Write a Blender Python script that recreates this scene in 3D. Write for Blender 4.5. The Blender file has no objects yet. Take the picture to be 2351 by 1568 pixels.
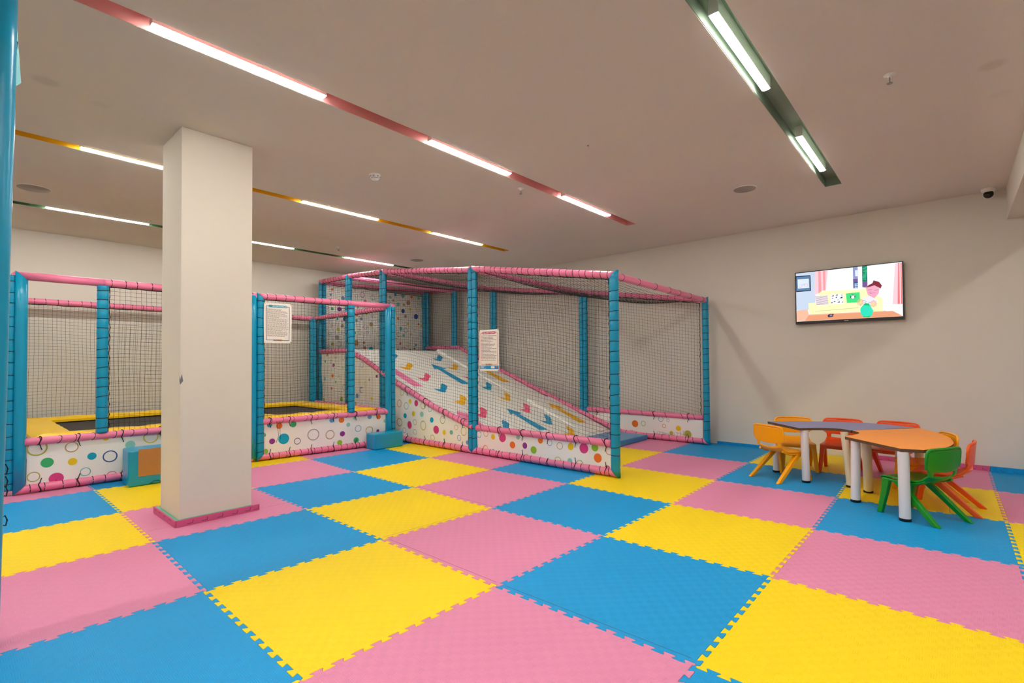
EXPO = 1.42
import bpy, math, random
import numpy as np
from mathutils import Vector, Matrix

random.seed(7)
S = bpy.context.scene
C = S.collection
PI = math.pi
CH = 2.812      # ceiling height
WX = 6.084      # wall with the television
WY = 2.83       # wall behind the trampolines

# ------------------------------------------------------------------ materials
MATS = {}
def lin(c):
    c = c / 255.0
    return c / 12.92 if c <= 0.04045 else ((c + 0.055) / 1.055) ** 2.4
def rgb(r, g, b):
    return (lin(r), lin(g), lin(b), 1.0)
def mat(name, col, rough=0.5, spec=0.5, metal=0.0, emit=None, estr=0.0, noise=0.0, nscale=6.0, bump=0.0, bscale=40.0, coat=0.0, sheen=0.0):
    m = bpy.data.materials.new(name); m.use_nodes = True
    nt = m.node_tree; N = nt.nodes; L = nt.links
    b = N['Principled BSDF']
    b.inputs['Base Color'].default_value = col
    b.inputs['Roughness'].default_value = rough
    b.inputs['Specular IOR Level'].default_value = spec
    b.inputs['Metallic'].default_value = metal
    b.inputs['Coat Weight'].default_value = coat
    if emit:
        b.inputs['Emission Color'].default_value = emit
        b.inputs['Emission Strength'].default_value = estr
    if noise or bump:
        tc = N.new('ShaderNodeTexCoord')
    if noise:
        t = N.new('ShaderNodeTexNoise'); t.inputs['Scale'].default_value = nscale; t.inputs['Detail'].default_value = 3
        L.new(tc.outputs['Object'], t.inputs['Vector'])
        mx = N.new('ShaderNodeMix'); mx.data_type = 'RGBA'; mx.blend_type = 'MULTIPLY'
        mx.inputs[6].default_value = col
        mr = N.new('ShaderNodeMapRange'); mr.inputs[3].default_value = 1 - noise; mr.inputs[4].default_value = 1 + noise
        L.new(t.outputs['Fac'], mr.inputs[0]); L.new(mr.outputs[0], mx.inputs[7]); mx.inputs[0].default_value = 1
        L.new(mx.outputs[2], b.inputs['Base Color'])
    if bump:
        t2 = N.new('ShaderNodeTexNoise'); t2.inputs['Scale'].default_value = bscale; t2.inputs['Detail'].default_value = 2
        L.new(tc.outputs['Object'], t2.inputs['Vector'])
        bp = N.new('ShaderNodeBump'); bp.inputs['Strength'].default_value = bump; bp.inputs['Distance'].default_value = 0.01
        L.new(t2.outputs['Fac'], bp.inputs['Height']); L.new(bp.outputs[0], b.inputs['Normal'])
    MATS[name] = m
    return m

def mat_foam(name, col):
    """EVA foam: a checkerboard of small ridged cells, ridges turning from cell to cell."""
    m = mat(name, col, rough=0.5, spec=0.28)
    nt = m.node_tree; N = nt.nodes; L = nt.links; b = N['Principled BSDF']
    tc = N.new('ShaderNodeTexCoord'); sp = N.new('ShaderNodeSeparateXYZ'); L.new(tc.outputs['Object'], sp.inputs[0])
    def M(op, a, b_=None, c_=None):
        n = N.new('ShaderNodeMath'); n.operation = op
        for k, v in enumerate((a, b_, c_)):
            if v is None: continue
            if isinstance(v, (int, float)): n.inputs[k].default_value = v
            else: L.new(v, n.inputs[k])
        return n.outputs[0]
    cell = 0.036
    fx = M('FLOOR', M('DIVIDE', sp.outputs[0], cell)); fy = M('FLOOR', M('DIVIDE', sp.outputs[1], cell))
    par = M('FLOORED_MODULO', M('ADD', fx, fy), 2.0)
    k = 2 * PI / 0.0072
    hx = M('SINE', M('MULTIPLY', sp.outputs[0], k)); hy = M('SINE', M('MULTIPLY', sp.outputs[1], k))
    h = M('ADD', M('MULTIPLY', hx, par), M('MULTIPLY', hy, M('SUBTRACT', 1.0, par)))
    h = M('MULTIPLY', M('ADD', h, 1.0), 0.5)
    bp = N.new('ShaderNodeBump'); bp.inputs['Strength'].default_value = 0.6; bp.inputs['Distance'].default_value = 0.0012
    L.new(h, bp.inputs['Height']); L.new(bp.outputs[0], b.inputs['Normal'])
    # ridge shading painted as a faint tone between cell kinds, and slow wear
    ns = N.new('ShaderNodeTexNoise'); ns.inputs['Scale'].default_value = 1.7; ns.inputs['Detail'].default_value = 3
    L.new(tc.outputs['Object'], ns.inputs['Vector'])
    val = M('ADD', M('ADD', 0.95, M('MULTIPLY', par, 0.03)), M('MULTIPLY', ns.outputs['Fac'], 0.05))
    mx = N.new('ShaderNodeMix'); mx.data_type = 'RGBA'; mx.blend_type = 'MULTIPLY'; mx.inputs[0].default_value = 1
    mx.inputs[6].default_value = col; L.new(val, mx.inputs[7]); L.new(mx.outputs[2], b.inputs['Base Color'])
    return m

def mat_paint(name, col, stains=()):
    """painted plaster with a fine roller texture and soft smudges of dirt at given spots"""
    m = mat(name, col, rough=0.85, spec=0.2)
    nt = m.node_tree; N = nt.nodes; L = nt.links; b = N['Principled BSDF']
    tc = N.new('ShaderNodeTexCoord')
    t = N.new('ShaderNodeTexNoise'); t.inputs['Scale'].default_value = 0.9; t.inputs['Detail'].default_value = 4
    L.new(tc.outputs['Object'], t.inputs['Vector'])
    mr = N.new('ShaderNodeMapRange'); mr.inputs[3].default_value = 0.96; mr.inputs[4].default_value = 1.03
    L.new(t.outputs['Fac'], mr.inputs[0]); cur = mr.outputs[0]
    for (x, y, z, r, s) in stains:
        d = N.new('ShaderNodeVectorMath'); d.operation = 'DISTANCE'; d.inputs[1].default_value = (x, y, z)
        L.new(tc.outputs['Object'], d.inputs[0])
        q = N.new('ShaderNodeMapRange'); q.interpolation_type = 'SMOOTHSTEP'
        q.inputs[1].default_value = r * 0.4; q.inputs[2].default_value = r; q.inputs[3].default_value = 1 - s; q.inputs[4].default_value = 1
        L.new(d.outputs['Value'], q.inputs[0])
        mm = N.new('ShaderNodeMath'); mm.operation = 'MULTIPLY'; L.new(cur, mm.inputs[0]); L.new(q.outputs[0], mm.inputs[1]); cur = mm.outputs[0]
    mx = N.new('ShaderNodeMix'); mx.data_type = 'RGBA'; mx.blend_type = 'MULTIPLY'; mx.inputs[0].default_value = 1
    mx.inputs[6].default_value = col; L.new(cur, mx.inputs[7]); L.new(mx.outputs[2], b.inputs['Base Color'])
    t2 = N.new('ShaderNodeTexNoise'); t2.inputs['Scale'].default_value = 220; L.new(tc.outputs['Object'], t2.inputs['Vector'])
    bp = N.new('ShaderNodeBump'); bp.inputs['Strength'].default_value = 0.08; bp.inputs['Distance'].default_value = 0.003
    L.new(t2.outputs['Fac'], bp.inputs['Height']); L.new(bp.outputs[0], b.inputs['Normal'])
    return m

mat_foam('foam_yellow', rgb(250, 216, 4)); mat_foam('foam_pink', rgb(224, 138, 174)); mat_foam('foam_blue', rgb(0, 152, 216))
mat('foam_core_pink', rgb(205, 88, 138), 0.6); mat('foam_core_green', rgb(110, 190, 155), 0.6)
mat('seam_dark', rgb(70, 40, 60), 0.9)
mat_paint('wall_paint', rgb(222, 217, 206))
mat_paint('ceiling_paint', rgb(222, 216, 206), [(-.49, -1.75, CH, .08, .12), (3.115, -5.94, CH, .08, .13), (-.222, -1.646, CH, .06, .05), (3.58, -6.0, CH, .07, .05)])
mat_paint('pillar_paint', rgb(226, 218, 204))
mat('screed', rgb(120, 120, 120), 0.9, noise=.1)
mat('channel_pink', rgb(228, 160, 156), 0.6); mat('channel_yellow', rgb(226, 172, 10), 0.6); mat('channel_green', rgb(70, 112, 70), 0.6)
mat('channel_sage', rgb(130, 150, 130), 0.6)
mat('lamp_body', rgb(225, 222, 214), 0.5)
mat('lamp_light', rgb(255, 255, 255), 0.5, emit=(1.0, 0.965, 0.91, 1), estr=42.0)
mat('vinyl_blue', rgb(0, 150, 190), 0.28, 0.5, noise=.05, nscale=5, bump=.25, bscale=14)
mat('vinyl_pink', rgb(238, 128, 165), 0.32, 0.5, noise=.05, nscale=5, bump=.3, bscale=16)
mat('vinyl_yellow', rgb(248, 200, 10), 0.35, 0.5, noise=.06, nscale=4, bump=.25, bscale=9)
mat('vinyl_mat_blue', rgb(30, 140, 190), 0.3, 0.5, bump=.15, bscale=8)
mat('cord', rgb(22, 22, 26), 0.8)
mat('net_cord', rgb(38, 36, 34), 0.85)
mat('banner_white', rgb(242, 239, 230), 0.45, 0.4)
mat('ramp_white', rgb(238, 238, 228), 0.35, 0.5, bump=.2, bscale=7)
mat('jump_mat', rgb(52, 48, 44), 0.75, noise=.15, nscale=60)
mat('steel', rgb(150, 150, 150), 0.35, metal=.9)
mat('cardboard', rgb(178, 124, 70), 0.85, noise=.1, nscale=90)
mat('paper', rgb(240, 234, 224), 0.4)
mat('text_grey', rgb(150, 135, 130), 0.7); mat('text_dark', rgb(90, 80, 85), 0.7)
mat('sign_teal', rgb(20, 150, 175), 0.5); mat('sign_navy', rgb(60, 70, 110), 0.5); mat('sign_crimson', rgb(190, 40, 90), 0.5)
mat('sign_red', rgb(225, 90, 105), 0.5); mat('sign_blue', rgb(20, 140, 195), 0.5)
mat('tv_black', rgb(10, 14, 18), 0.25); mat('tv_bezel', rgb(44, 40, 40), 0.35)
mat('table_blue', rgb(132, 134, 178), 0.4, noise=.04, nscale=25); mat('table_orange', rgb(248, 150, 40), 0.4, noise=.03, nscale=25)
mat('table_edge', rgb(92, 66, 42), 0.6); mat('table_leg', rgb(226, 224, 224), 0.35); mat('table_leg_cream', rgb(228, 214, 184), 0.4)
mat('rubber', rgb(14, 14, 16), 0.6)
mat('chair_yellow', rgb(252, 168, 0), 0.32); mat('chair_red', rgb(244, 84, 6), 0.32)
mat('chair_green', rgb(0, 142, 22), 0.32); mat('chair_tangerine', rgb(248, 92, 20), 0.32)
mat('white_plastic', rgb(232, 230, 226), 0.4); mat('grille_grey', rgb(150, 144, 136), 0.6); mat('lens_black', rgb(8, 8, 10), 0.12)
mat('slot_grey', rgb(110, 108, 104), 0.7)
DOT = dict(olive=(178, 176, 70), brown=(190, 150, 100), green=(58, 176, 106), yellow=(238, 200, 20), cyan=(0, 165, 195), navy=(50, 80, 150),
           mint=(140, 206, 190), gold=(214, 200, 70), magenta=(214, 62, 130), teal=(110, 184, 184), pink=(224, 110, 150), blue=(90, 160, 205),
           orange=(240, 118, 30), purple=(146, 52, 140), grey=(165, 165, 165), slate=(128, 150, 190), lime=(142, 196, 40), red=(220, 60, 60))
for k, v in DOT.items(): mat('dot_' + k, rgb(*v), 0.45, 0.4)
mat('bird_yellow', rgb(242, 182, 10), 0.4); mat('bird_pink', rgb(238, 90, 130), 0.4); mat('bird_blue', rgb(0, 150, 195), 0.4); mat('lane_pink', rgb(244, 130, 175), 0.4)
mat('print_teal', rgb(120, 190, 190), 0.4); mat('print_ink', rgb(40, 100, 160), 0.4); mat('print_orange', rgb(240, 120, 60), 0.4)

# ------------------------------------------------------------------ mesh helpers
def ob(name, verts, faces, mats, parent=None, mi=None, smooth=False, loc=None):
    me = bpy.data.meshes.new(name)
    me.from_pydata([tuple(map(float, v)) for v in verts] if not isinstance(verts, np.ndarray) else verts.tolist(), [], faces)
    if isinstance(mats, str): mats = [mats]
    for m in mats: me.materials.append(MATS[m])
    if mi is not None: me.polygons.foreach_set('material_index', mi)
    if smooth: me.polygons.foreach_set('use_smooth', [True] * len(me.polygons))
    me.update()
    o = bpy.data.objects.new(name, me); C.objects.link(o)
    if parent is not None: o.parent = parent
    if loc is not None: o.location = loc
    return o
class MB:
    """collects shapes into one mesh with several materials"""
    def __init__(s): s.v = []; s.f = []; s.m = []; s.sm = []
    def add(s, verts, faces, m=0, smooth=False):
        n = len(s.v); s.v += [tuple(map(float, v)) for v in verts]
        s.f += [tuple(i + n for i in f) for f in faces]; s.m += [m] * len(faces); s.sm += [smooth] * len(faces)
    def box(s, x0, x1, y0, y1, z0, z1, m=0):
        s.add([(x, y, z) for z in (z0, z1) for y in (y0, y1) for x in (x0, x1)],
              [(0, 2, 3, 1), (4, 5, 7, 6), (0, 1, 5, 4), (2, 6, 7, 3), (0, 4, 6, 2), (1, 3, 7, 5)], m)
    def prism(s, poly, z0, z1, m=0, mside=None):
        n = len(poly)
        s.add([(x, y, z0) for x, y in poly] + [(x, y, z1) for x, y in poly], [tuple(range(n))[::-1], tuple(range(n, 2 * n))], m)
        s.add([(x, y, z0) for x, y in poly] + [(x, y, z1) for x, y in poly], [(i, (i + 1) % n, n + (i + 1) % n, n + i) for i in range(n)], m if mside is None else mside)
    def lathe(s, prof, c=(0, 0, 0), n=24, m=0, smooth=True):
        v = []; f = []
        for (r, z) in prof:
            for k in range(n):
                a = 2 * PI * k / n; v.append((c[0] + r * math.cos(a), c[1] + r * math.sin(a), c[2] + z))
        for i in range(len(prof) - 1):
            for k in range(n): f.append((i * n + k, i * n + (k + 1) % n, (i + 1) * n + (k + 1) % n, (i + 1) * n + k))
        s.add(v, f, m, smooth)
        s.add(v[:n], [tuple(range(n))[::-1]], m); s.add(v[-n:], [tuple(range(n))], m)
    def tube(s, pts, r, n=8, m=0, closed=False):
        P = [Vector(p) for p in pts]; v = []; f = []; K = len(P)
        for i, p in enumerate(P):
            a = P[(i - 1) % K] if (closed or i > 0) else p; b = P[(i + 1) % K] if (closed or i < K - 1) else p
            t = (b - a).normalized(); u = t.cross(Vector((0, 0, 1)))
            if u.length < 1e-3: u = t.cross(Vector((1, 0, 0)))
            u.normalize(); w = t.cross(u)
            for k in range(n):
                an = 2 * PI * k / n; v.append(p + u * (r * math.cos(an)) + w * (r * math.sin(an)))
        for i in range(K if closed else K - 1):
            j = (i + 1) % K
            for k in range(n): f.append((i * n + k, i * n + (k + 1) % n, j * n + (k + 1) % n, j * n + k))
        s.add(v, f, m, True)
        if not closed: s.add(v[:n], [tuple(range(n))], m); s.add(v[-n:], [tuple(range(n))[::-1]], m)
    def build(s, name, mats, parent=None, loc=None, bevel=0, seg=2):
        o = ob(name, s.v, s.f, mats, parent, s.m, loc=loc)
        o.data.polygons.foreach_set('use_smooth', s.sm)
        if bevel:
            b = o.modifiers.new('bevel', 'BEVEL'); b.width = bevel; b.segments = seg; b.limit_method = 'ANGLE'; b.angle_limit = math.radians(40)
        return o
def tag(o, label, cat, group=None, kind=None):
    o['label'] = label; o['category'] = cat
    if group: o['group'] = group
    if kind: o['kind'] = kind
    return o
def struct(o): o['kind'] = 'structure'; return o
def empty(name, loc=(0, 0, 0), rz=0, label=None, cat=None, group=None):
    e = bpy.data.objects.new(name, None); C.objects.link(e); e.location = loc; e.rotation_euler = (0, 0, rz); e.empty_display_size = .1
    if label: tag(e, label, cat, group)
    return e

# ------------------------------------------------------------------ padded tubes with cord lacing
def padded(name, p0, p1, r, m, parent, lace=.1, cut0=None, cut1=None, lr=.0032, n=14, tilt=0.0, jit=.25, plain=False, wrap=None):
    """foam sleeve between two points, pinched where cord is wound round it; ends can be mitred"""
    p0 = Vector(p0); p1 = Vector(p1); ax = p1 - p0; L = ax.length; t = ax.normalized()
    u = t.cross(Vector((0, 0, 1)));
    if u.length < .1: u = Vector((1, 0, 0))
    u.normalize(); w = t.cross(u)
    rings = []
    laces = []
    if plain: ts = list(np.linspace(0, 1, max(3, int(L / .25))))
    else:
        k = max(2, int(L / lace)); ls = [(i + .5 + random.uniform(-jit, jit) * .5) / k for i in range(k)]; laces = ls
        ts = [0.0]
        prev = 0.0
        for q in ls + [1.0]:
            if q < 1.0:
                d = .012 / L
                ts += [prev + (q - prev) * .5] if q - prev > 3 * d else []
                ts += [q - d, q, q + d]
                prev = q + d
            else: ts += [prev + (1 - prev) * .5, 1.0]
        ts = sorted(x for x in ts if 0 <= x <= 1)
    v = []; f = []
    for i, q in enumerate(ts):
        rr = r
        if not plain and any(abs(q - l) < 1e-9 for l in laces): rr = r * .93
        elif not plain and any(abs(abs(q - l) - .012 / L) < 1e-6 for l in laces): rr = r * .985
        else: rr = r * (1 + random.uniform(-.015, .03))
        c = p0 + ax * q
        for k2 in range(n):
            a = 2 * PI * k2 / n
            pt = c + u * (rr * math.cos(a)) + w * (rr * math.sin(a))
            for (cut, pe, end) in ((cut0, p0, 0), (cut1, p1, 1)):
                if cut is None: continue
                if (end == 0 and i == 0) or (end == 1 and i == len(ts) - 1):
                    nn = Vector(cut); pt = pt - t * ((pt - pe).dot(nn) / t.dot(nn))
                elif (end == 0 and (pt - p0).dot(Vector(cut)) * t.dot(Vector(cut)) < 0) or (end == 1 and (pt - p1).dot(Vector(cut)) * t.dot(Vector(cut)) > 0):
                    nn = Vector(cut); pt = pt - t * ((pt - pe).dot(nn) / t.dot(nn)) * 1.0
            v.append(pt)
    K = len(ts)
    for i in range(K - 1):
        for k2 in range(n): f.append((i * n + k2, i * n + (k2 + 1) % n, (i + 1) * n + (k2 + 1) % n, (i + 1) * n + k2))
    f.append(tuple(range(n))[::-1]); f.append(tuple(range((K - 1) * n, K * n)))
    o = ob(name, v, f, m, parent, smooth=True)
    o.data.polygons[-1].use_smooth = False; o.data.polygons[-2].use_smooth = False
    if laces:
        b = MB()
        run = []
        toc = Vector((-.84, -5.74, 1.1)) - p0; back = math.atan2(-toc.dot(w), -toc.dot(u))
        for q in laces:
            if (cut0 is not None and q * L < r * 1.3) or (cut1 is not None and (1 - q) * L < r * 1.3): continue
            c = p0 + ax * q; tl = tilt + random.uniform(-.12, .12)
            run += [c + u * (r * .965 * math.cos(a)) + w * (r * .965 * math.sin(a)) + t * (tl * r * math.cos(a + .6) + .001 * j) for j, a in ((j, back + 2 * PI * j / 14) for j in range(15))]
        if run: b.tube(run, lr, 5)
        if b.v: b.build('lacing', 'cord', o)
    return o
def ties(pts, axis_r, parent, name='tie', drop=.05):
    drop0 = drop
    """thick black cable ties round a rail with a tail hanging on to the banner"""
    for (c, t, side) in pts:
        b = MB(); c = Vector(c); t = Vector(t).normalized(); u = Vector((0, 0, 1)); w = Vector(side).normalized()
        if c.z < .1: u = -u
        ring = [c + u * ((axis_r + .004) * math.cos(a)) + w * ((axis_r + .004) * math.sin(a)) + t * (.008 * math.sin(2 * a)) for a in (2 * PI * j / 14 for j in range(14))]
        b.tube(ring, .0042, 5, 0, True)
        b.tube([c - u * axis_r + w * .01, c - u * (axis_r + drop * .5) + w * .012 + t * .004, c - u * (axis_r + drop) + w * .008 + t * .012], .0035, 5)
        b.build(name, 'cord', parent)

# ------------------------------------------------------------------ nets
def strands(name, lines, r, parent, m='net_cord'):
    V = []; F = []; n = 0
    for P in lines:
        P = np.asarray(P, float)
        if len(P) < 2: continue
        T = np.gradient(P, axis=0); T /= np.linalg.norm(T, axis=1)[:, None] + 1e-12
        ref = np.array([.31, .52, .79]); U = np.cross(T, ref); U /= np.linalg.norm(U, axis=1)[:, None]; Wv = np.cross(T, U)
        K = len(P)
        ring = np.stack([P + r * (math.cos(a) * U + math.sin(a) * Wv) for a in (0, 2 * PI / 3, 4 * PI / 3)], 1).reshape(-1, 3)
        V.append(ring)
        i = np.arange(K - 1)[:, None] * 3 + n; k = np.arange(3)[None, :]; k2 = (k + 1) % 3
        F.append(np.stack([i + k, i + k2, i + k2 + 3, i + k + 3], -1).reshape(-1, 4))
        n += K * 3
    V = np.concatenate(V); F = np.concatenate(F)
    me = bpy.data.meshes.new(name)
    me.vertices.add(len(V)); me.vertices.foreach_set('co', V.ravel())
    me.loops.add(F.size); me.loops.foreach_set('vertex_index', F.ravel().astype(np.int32))
    me.polygons.add(len(F)); me.polygons.foreach_set('loop_start', np.arange(0, F.size, 4, dtype=np.int32))
    me.polygons.foreach_set('loop_total', np.full(len(F), 4, dtype=np.int32))
    me.materials.append(MATS[m]); me.update(calc_edges=True); me.validate()
    o = bpy.data.objects.new(name, me); C.objects.link(o); o.parent = parent
    return o
def wall_net(A, B, zb, zt, parent, ch=.042, cv=.04, r=.0013, bulge=.02, seed=0, follow_top=True):
    """upright net between plan points A and B; zb, zt give the lower and upper edge along 0..1"""
    A = np.array(A, float); B = np.array(B, float); L = np.linalg.norm(B - A); nrm = np.array([-(B - A)[1], (B - A)[0]]) / L
    rs = np.random.RandomState(seed); ph = rs.uniform(0, 6, 8)
    def pos(u, z):
        zz0 = zb(u); zz1 = zt(u); v = (z - zz0) / (zz1 - zz0 + 1e-9)
        e = np.sin(PI * np.clip(u, 0, 1)) * np.sin(PI * np.clip(v, 0, 1))
        off = e * bulge * (1 + .5 * np.sin(3 * u + ph[0]) + .4 * np.sin(5 * v + ph[1]))
        e2 = np.sqrt(np.clip(e, 0, 1))
        du = .007 * e2 * (np.sin(4.2 * z + 6 * u + ph[2]) + .7 * np.sin(9 * u + ph[3] + 2 * z)) / L
        dz = e2 * (.010 * np.sin(5 * u + ph[4] + 2.2 * z) + .006 * np.sin(13 * u + ph[5]))
        x = A[0] + (B - A)[0] * (u + du) + nrm[0] * off; y = A[1] + (B - A)[1] * (u + du) + nrm[1] * off
        return np.stack([x, y, z + dz], -1)
    lines = []
    nu = max(2, int(round(L / ch)))
    for i in range(nu + 1):
        u = i / nu; a, b = zb(u), zt(u); k = max(3, int((b - a) / .09))
        z = np.linspace(a, b, k + 1); lines.append(pos(np.full_like(z, u), z))
    H = max(zt(u) - zb(u) for u in np.linspace(0, 1, 9)); nv = int(H / cv) + 1
    us = np.linspace(0, 1, max(6, int(L / .07)) + 1)
    for k in range(nv + 1):
        z = np.array([zt(u) for u in us]) - k * cv; ok = z >= np.array([zb(u) for u in us]) - 1e-6
        P = pos(us, z); run = []
        for q in range(len(us)):
            if ok[q]: run.append(P[q])
            if (not ok[q] or q == len(us) - 1) and len(run) > 1: lines.append(run); run = []
            elif not ok[q]: run = []
    # rope along the four edges
    o = strands('net', lines, r, parent)
    b = MB()
    for (fz, s) in ((zt, 0), (zb, 1)):
        pts = [tuple(pos(np.array(u), np.array(fz(u) + (.004 if s else -.004) + .004 * math.sin(40 * u)))) for u in np.linspace(0, 1, int(L / .08) + 2)]
        b.tube(pts, .0045, 5)
    for u in (0.0, 1.0):
        a, c = zb(u), zt(u); pts = []
        for q in np.linspace(a, c, int((c - a) / .05) + 2):
            uu = u + (1 if u == 0 else -1) * (.006 + .005 * math.sin(q * 60)) / L
            pts.append((A[0] + (B - A)[0] * uu, A[1] + (B - A)[1] * uu, q))
        b.tube(pts, .0045, 5)
    b.build('edge_rope', 'cord', o)
    return o
def roof_net(P00, P10, P01, P11, sag, parent, c=.045, r=.0014, seed=0):
    P00, P10, P01, P11 = [np.array(p, float) for p in (P00, P10, P01, P11)]
    rs = np.random.RandomState(seed); ph = rs.uniform(0, 6, 4)
    def pos(u, v):
        p = (1 - u)[:, None] * (1 - v)[:, None] * P00 + u[:, None] * (1 - v)[:, None] * P10 + (1 - u)[:, None] * v[:, None] * P01 + u[:, None] * v[:, None] * P11
        e = np.sin(PI * u) ** .8 * np.sin(PI * v) ** .55
        p[:, 2] -= sag * e * (1 + .15 * np.sin(5 * u + ph[0]) + .12 * np.sin(7 * v + ph[1]))
        return p
    Lu = np.linalg.norm(P10 - P00); Lv = np.linalg.norm(P01 - P00); nu = int(Lu / c); nv = int(Lv / c); lines = []
    s = np.linspace(0, 1, 25)
    # the net hangs diagonally slack: mesh runs slightly skewed
    for i in range(nu + 1): lines.append(pos(np.full(25, i / nu), s))
    for k in range(nv + 1): lines.append(pos(s, np.full(25, k / nv)))
    return strands('roof_net', lines, r, parent)

# ------------------------------------------------------------------ printed banner of discs and rings
def banner(A, B, z0, z1, dots, parent, both=False, seed=0, amp=.008, zf0=None, zf1=None, name='banner', auto=0, side=-1):
    """banner between plan points A, B; dots: (disc or ring, colour, s, z, r), s = running metre from A"""
    A = np.array(A, float); B = np.array(B, float); L = np.linalg.norm(B - A); d = (B - A) / L; nrm = np.array([-d[1], d[0]]) * side
    f0 = zf0 or (lambda s: z0); f1 = zf1 or (lambda s: z1)
    rs = np.random.RandomState(seed); ph = rs.uniform(0, 6, 6)
    def P(s, z, off=0.0):
        o = amp * (math.sin(7 * s + ph[0] + 3 * z) * .6 + .5 * math.sin(17 * s + ph[1] - 6 * z) + .5 * math.sin(11 * z + ph[2] + 2 * s)) + off
        return (A[0] + d[0] * s + nrm[0] * o, A[1] + d[1] * s + nrm[1] * o, z)
    names = ['banner_white'] + ['dot_' + k for k in DOT]; idx = {k: i + 1 for i, k in enumerate(DOT)}
    b = MB(); nu = max(2, int(L / .06)); nv = 8; v = []; f = []
    for i in range(nu + 1):
        s = L * i / nu; a, c = f0(s), f1(s)
        a += .006 * math.sin(s * 9 + ph[3]); c -= .006 * abs(math.sin(s * PI / .3))
        for k in range(nv + 1): v.append(P(s, a + (c - a) * k / nv))
    for i in range(nu):
        for k in range(nv): f.append((i * (nv + 1) + k, (i + 1) * (nv + 1) + k, (i + 1) * (nv + 1) + k + 1, i * (nv + 1) + k + 1))
    b.add(v, f, 0, True)
    dots = list(dots)
    if auto:
        cols = list(DOT)[:17]; tries = 0
        while auto and tries < 4000:
            tries += 1
            s = rs.uniform(.04, L - .04); z = rs.uniform(f0(s) + .03, f1(s) - .03); r = rs.uniform(.022, .055)
            if all((s - q[2]) ** 2 + (z - q[3]) ** 2 > (r + q[4] + .03) ** 2 for q in dots):
                dots.append((int(rs.rand() < .55), cols[rs.randint(len(cols))], s, z, r)); auto -= 1
    def inside(s, z): return min(max(s, .003), L - .003), min(max(z, f0(min(max(s, 0), L)) + .004), f1(min(max(s, 0), L)) - .004)
    for (disc, hue, s, z, r) in dots:
        m = idx[hue]; n = 28
        for off in ((.0012,) if not both else (.0012, -.0012)):
            ring = [P(*inside(s + r * math.cos(2 * PI * k / n), z + r * math.sin(2 * PI * k / n)), off) for k in range(n)]
            if disc:
                mid = [P(*inside(s + r * .5 * math.cos(2 * PI * k / n), z + r * .5 * math.sin(2 * PI * k / n)), off) for k in range(n)]
                b.add(ring + mid + [P(*inside(s, z), off)], [(k, (k + 1) % n, n + (k + 1) % n, n + k) for k in range(n)] + [(n + k, n + (k + 1) % n, 2 * n) for k in range(n)], m, True)
            else:
                ri = r - max(.006, r * .17)
                mid = [P(*inside(s + ri * math.cos(2 * PI * k / n), z + ri * math.sin(2 * PI * k / n)), off) for k in range(n)]
                b.add(ring + mid, [(k, (k + 1) % n, n + (k + 1) % n, n + k) for k in range(n)], m, True)
    return b.build(name, names, parent)

# ------------------------------------------------------------------ camera
f_px = 1140.53; pitch = .0205; yaw = .8438; roll = .0071; CAM = Vector((-.8356, -5.7439, 1.1259))
cyw, syw = math.cos(yaw), math.sin(yaw)
fw0 = Vector((syw, cyw, 0)); rt0 = Vector((cyw, -syw, 0))
fwd = fw0 * math.cos(pitch) + Vector((0, 0, math.sin(pitch)))
dn0 = -(Vector((0, 0, math.cos(pitch))) - fw0 * math.sin(pitch))
rgt = rt0 * math.cos(roll) + dn0 * math.sin(roll)
dwn = -rt0 * math.sin(roll) + dn0 * math.cos(roll)
cd = bpy.data.cameras.new('camera'); cam = bpy.data.objects.new('camera', cd); C.objects.link(cam)
cam.matrix_world = Matrix(((rgt.x, -dwn.x, -fwd.x, CAM.x), (rgt.y, -dwn.y, -fwd.y, CAM.y), (rgt.z, -dwn.z, -fwd.z, CAM.z), (0, 0, 0, 1)))
cd.sensor_fit = 'HORIZONTAL'; cd.sensor_width = 36; cd.lens = f_px / 2351 * 36; cd.shift_y = 24.06 / 2351; cd.clip_start = .05
S.camera = cam

# ------------------------------------------------------------------ room shell
X0, Y0 = -4.5, -9.0
b = MB(); b.box(X0, WX, Y0, WY, -.06, -.021); struct(b.build('floor', 'screed'))
b = MB(); b.box(WX, WX + .12, Y0 - .12, WY + .12, -.06, CH + .15); struct(b.build('wall_right', 'wall_paint'))
b = MB(); b.box(X0 - .12, WX, WY, WY + .12, -.06, CH + .15); struct(b.build('wall_back', 'wall_paint'))
b = MB(); b.box(X0 - .12, X0, Y0 - .12, WY, -.06, CH + .15); struct(b.build('wall_left', 'wall_paint'))
b = MB(); b.box(X0, WX, Y0 - .12, Y0, -.06, CH + .15); struct(b.build('wall_front', 'wall_paint'))
# ceiling with light channels let into it
CHN = [(1.41, 1.525, 4.72, 'channel_green'), (-.765, -.655, 4.72, 'channel_yellow'), (-2.857, -2.733, 4.72, 'channel_pink'), (-4.975, -4.835, 4.80, 'channel_sage'), (-7.06, -6.93, 4.72, 'channel_pink')]
b = MB(); top = WY
for (y0, y1, xe, m) in CHN:
    b.box(X0, WX, y1, top, CH, CH + .15); b.box(xe, WX, y0, y1, CH, CH + .15); top = y0
b.box(X0, WX, Y0, top, CH, CH + .15)
struct(b.build('ceiling', 'ceiling_paint'))
for n, (y0, y1, xe, m) in enumerate(CHN):
    b = MB(); t = .004; h = .085
    b.box(X0, xe, y0, y1, CH + h, CH + h + t); b.box(X0, xe, y0, y0 + t, CH + .001, CH + h); b.box(X0, xe, y1 - t, y1, CH + .001, CH + h)
    b.box(xe - t, xe, y0 + t, y1 - t, CH + .001, CH + h)
    struct(b.build('trim_%d' % (n + 1), m))
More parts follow.
